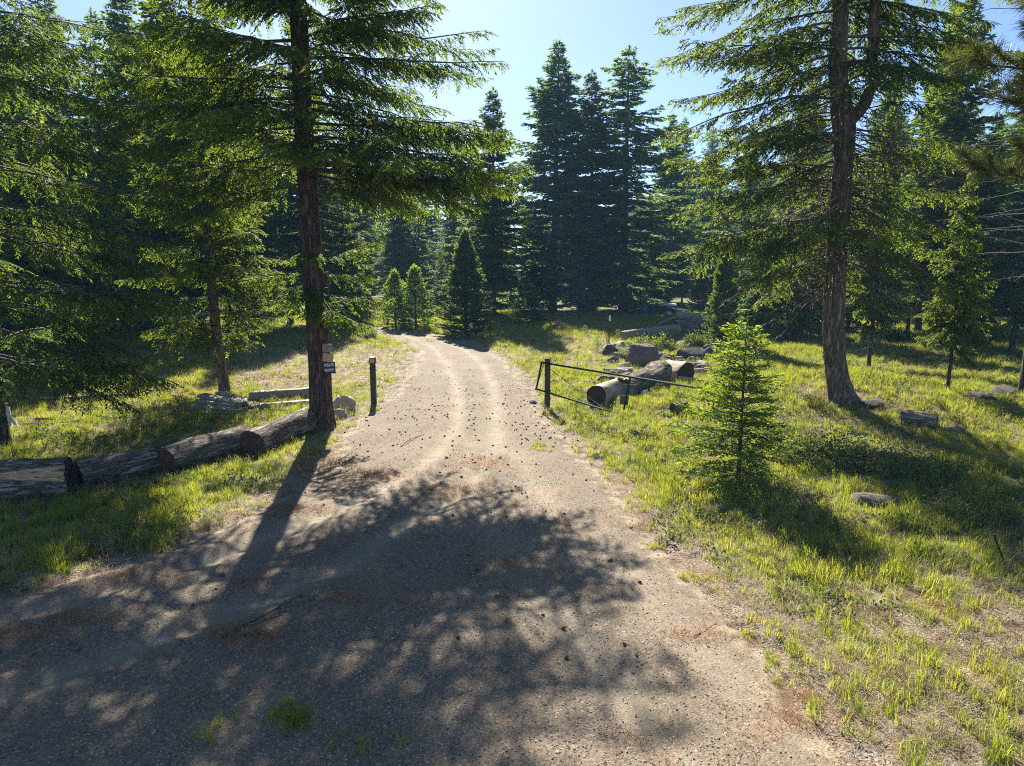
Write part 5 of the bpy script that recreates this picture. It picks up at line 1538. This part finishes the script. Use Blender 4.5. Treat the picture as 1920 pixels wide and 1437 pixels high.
# grass tufts growing on the drive itself
xs, ys = [], []
for px, py, n, sp in [(556, 1350, 34, 0.16), (540, 1335, 16, 0.2), (640, 1385, 10, 0.25), (385, 1395, 5, 0.12), (430, 1360, 5, 0.15), (690, 1405, 6, 0.3), (800, 640, 12, 0.5), (1010, 838, 26, 0.35), (720, 640, 40, 0.8), (700, 770, 22, 0.25), (645, 800, 22, 0.3), (1290, 1085, 14, 0.15), (1225, 1025, 10, 0.12), (1455, 1245, 12, 0.15), (1470, 1265, 12, 0.18), (1540, 1320, 10, 0.12), (1400, 1190, 8, 0.12)]:
    p = spot(px, py)
    xs.append(rng.normal(p.x, sp * 0.5, n)); ys.append(rng.normal(p.y, sp * 0.5, n))
xx, yy = np.concatenate(xs), np.concatenate(ys)
scatter("roadside_tufts", "separate grass tufts rooted in the gravel", xx, yy, np.ones(len(xx), bool), TALL[:2] + SHORT[:1], 0.35, 0.75)

# loose pebbles
PEB = []
for i, (a, b) in enumerate([((0.12, 0.10, 0.082), (0.24, 0.205, 0.17)), ((0.17, 0.138, 0.105), (0.33, 0.275, 0.21)), ((0.24, 0.20, 0.15), (0.42, 0.365, 0.29))]):
    k = Nodes("pebble_stone")
    oi = k.t.nodes.new("ShaderNodeObjectInfo")
    M['peb%d' % i] = k.done(k.pbr(k.ramp(oi.outputs['Random'], [(0.0, a), (1.0, b)]).outputs[0], 0.9, spec=0.2))
    v, f = ICO[2] if False else (None, None)
    bm = bmesh.new(); bmesh.ops.create_icosphere(bm, subdivisions=1, radius=1)
    v = np.array([q.co[:] for q in bm.verts]); f = np.array([[q.index for q in fc.verts] for fc in bm.faces]); bm.free()
    rg = np.random.default_rng(870 + i)
    v = v * rg.uniform(0.7, 1.25, (len(v), 1)) * np.array([1.15, 0.9, 0.6])
    PEB.append(proto("pebble", make_mesh("pebble", v, [(f, 0)], M['peb%d' % i], None, False)))
x, y, r = candidates(230000, 3.6, 24)
bb, _ = rut_dist(x, y)
ed = edge_dist(x, y)
U = rng.uniform(0, 1, len(x))
keep = U < sstep(-1.0, 0.1, ed) * (0.9 - 0.6 * np.exp(-(bb / 0.25) ** 2)) * (0.35 + 0.65 * sstep(0.36, 0.6, fbm(x * 0.9, y * 0.9, seed=56)))
scatter("loose_gravel", "loose crushed stones lying over the drive", x, y, keep, [PEB[0], PEB[1], PEB[1], PEB[2]], 0.005, 0.0150, tilt=0.6, grow=True)
x, y, r = candidates(9000, 18, 40)
U = rng.uniform(0, 1, len(x))
keep = U < 0.9 * np.clip(1.25 * ell(x, y, -6.8, 26.5, 4.6, 8.0), 0, 1)
scatter("clearing_stones", "pale stones scattered over the bare clearing", x, y, keep, [PEB[1], PEB[2]], 0.010, 0.024, tilt=0.6)

# ------------------------------------------------------------------ haze
HAZE = 0.0011
if HAZE:
    k = Nodes("forest_haze")
    k.m.cycles.volume_sampling = 'DISTANCE'
    vol = k.n("VolumePrincipled", Density=HAZE, Anisotropy=-0.4)
    vol.inputs['Color'].default_value = (0.45, 0.75, 0.95, 1)
    k.t.links.new(vol.outputs[0], k.out.inputs['Volume'])
    zlo = float(Z.min()) - 1.0
    mb = MB(); mb.box((0, 250, (42 + zlo) / 2), (1300, 900, 42 - zlo))
    hz = add("haze", mb.mesh("haze", [k.m]))
    hz["kind"] = "stuff"; hz["label"] = "thin blue haze in the forest air"
    md_ = hz
print("script time", time.time() - T0)
print("objects", len(bpy.data.objects), "tris", sum(sum(len(p.vertices) - 2 for p in m.polygons) if len(m.polygons) < 2000 else len(m.polygons) for m in bpy.data.meshes))
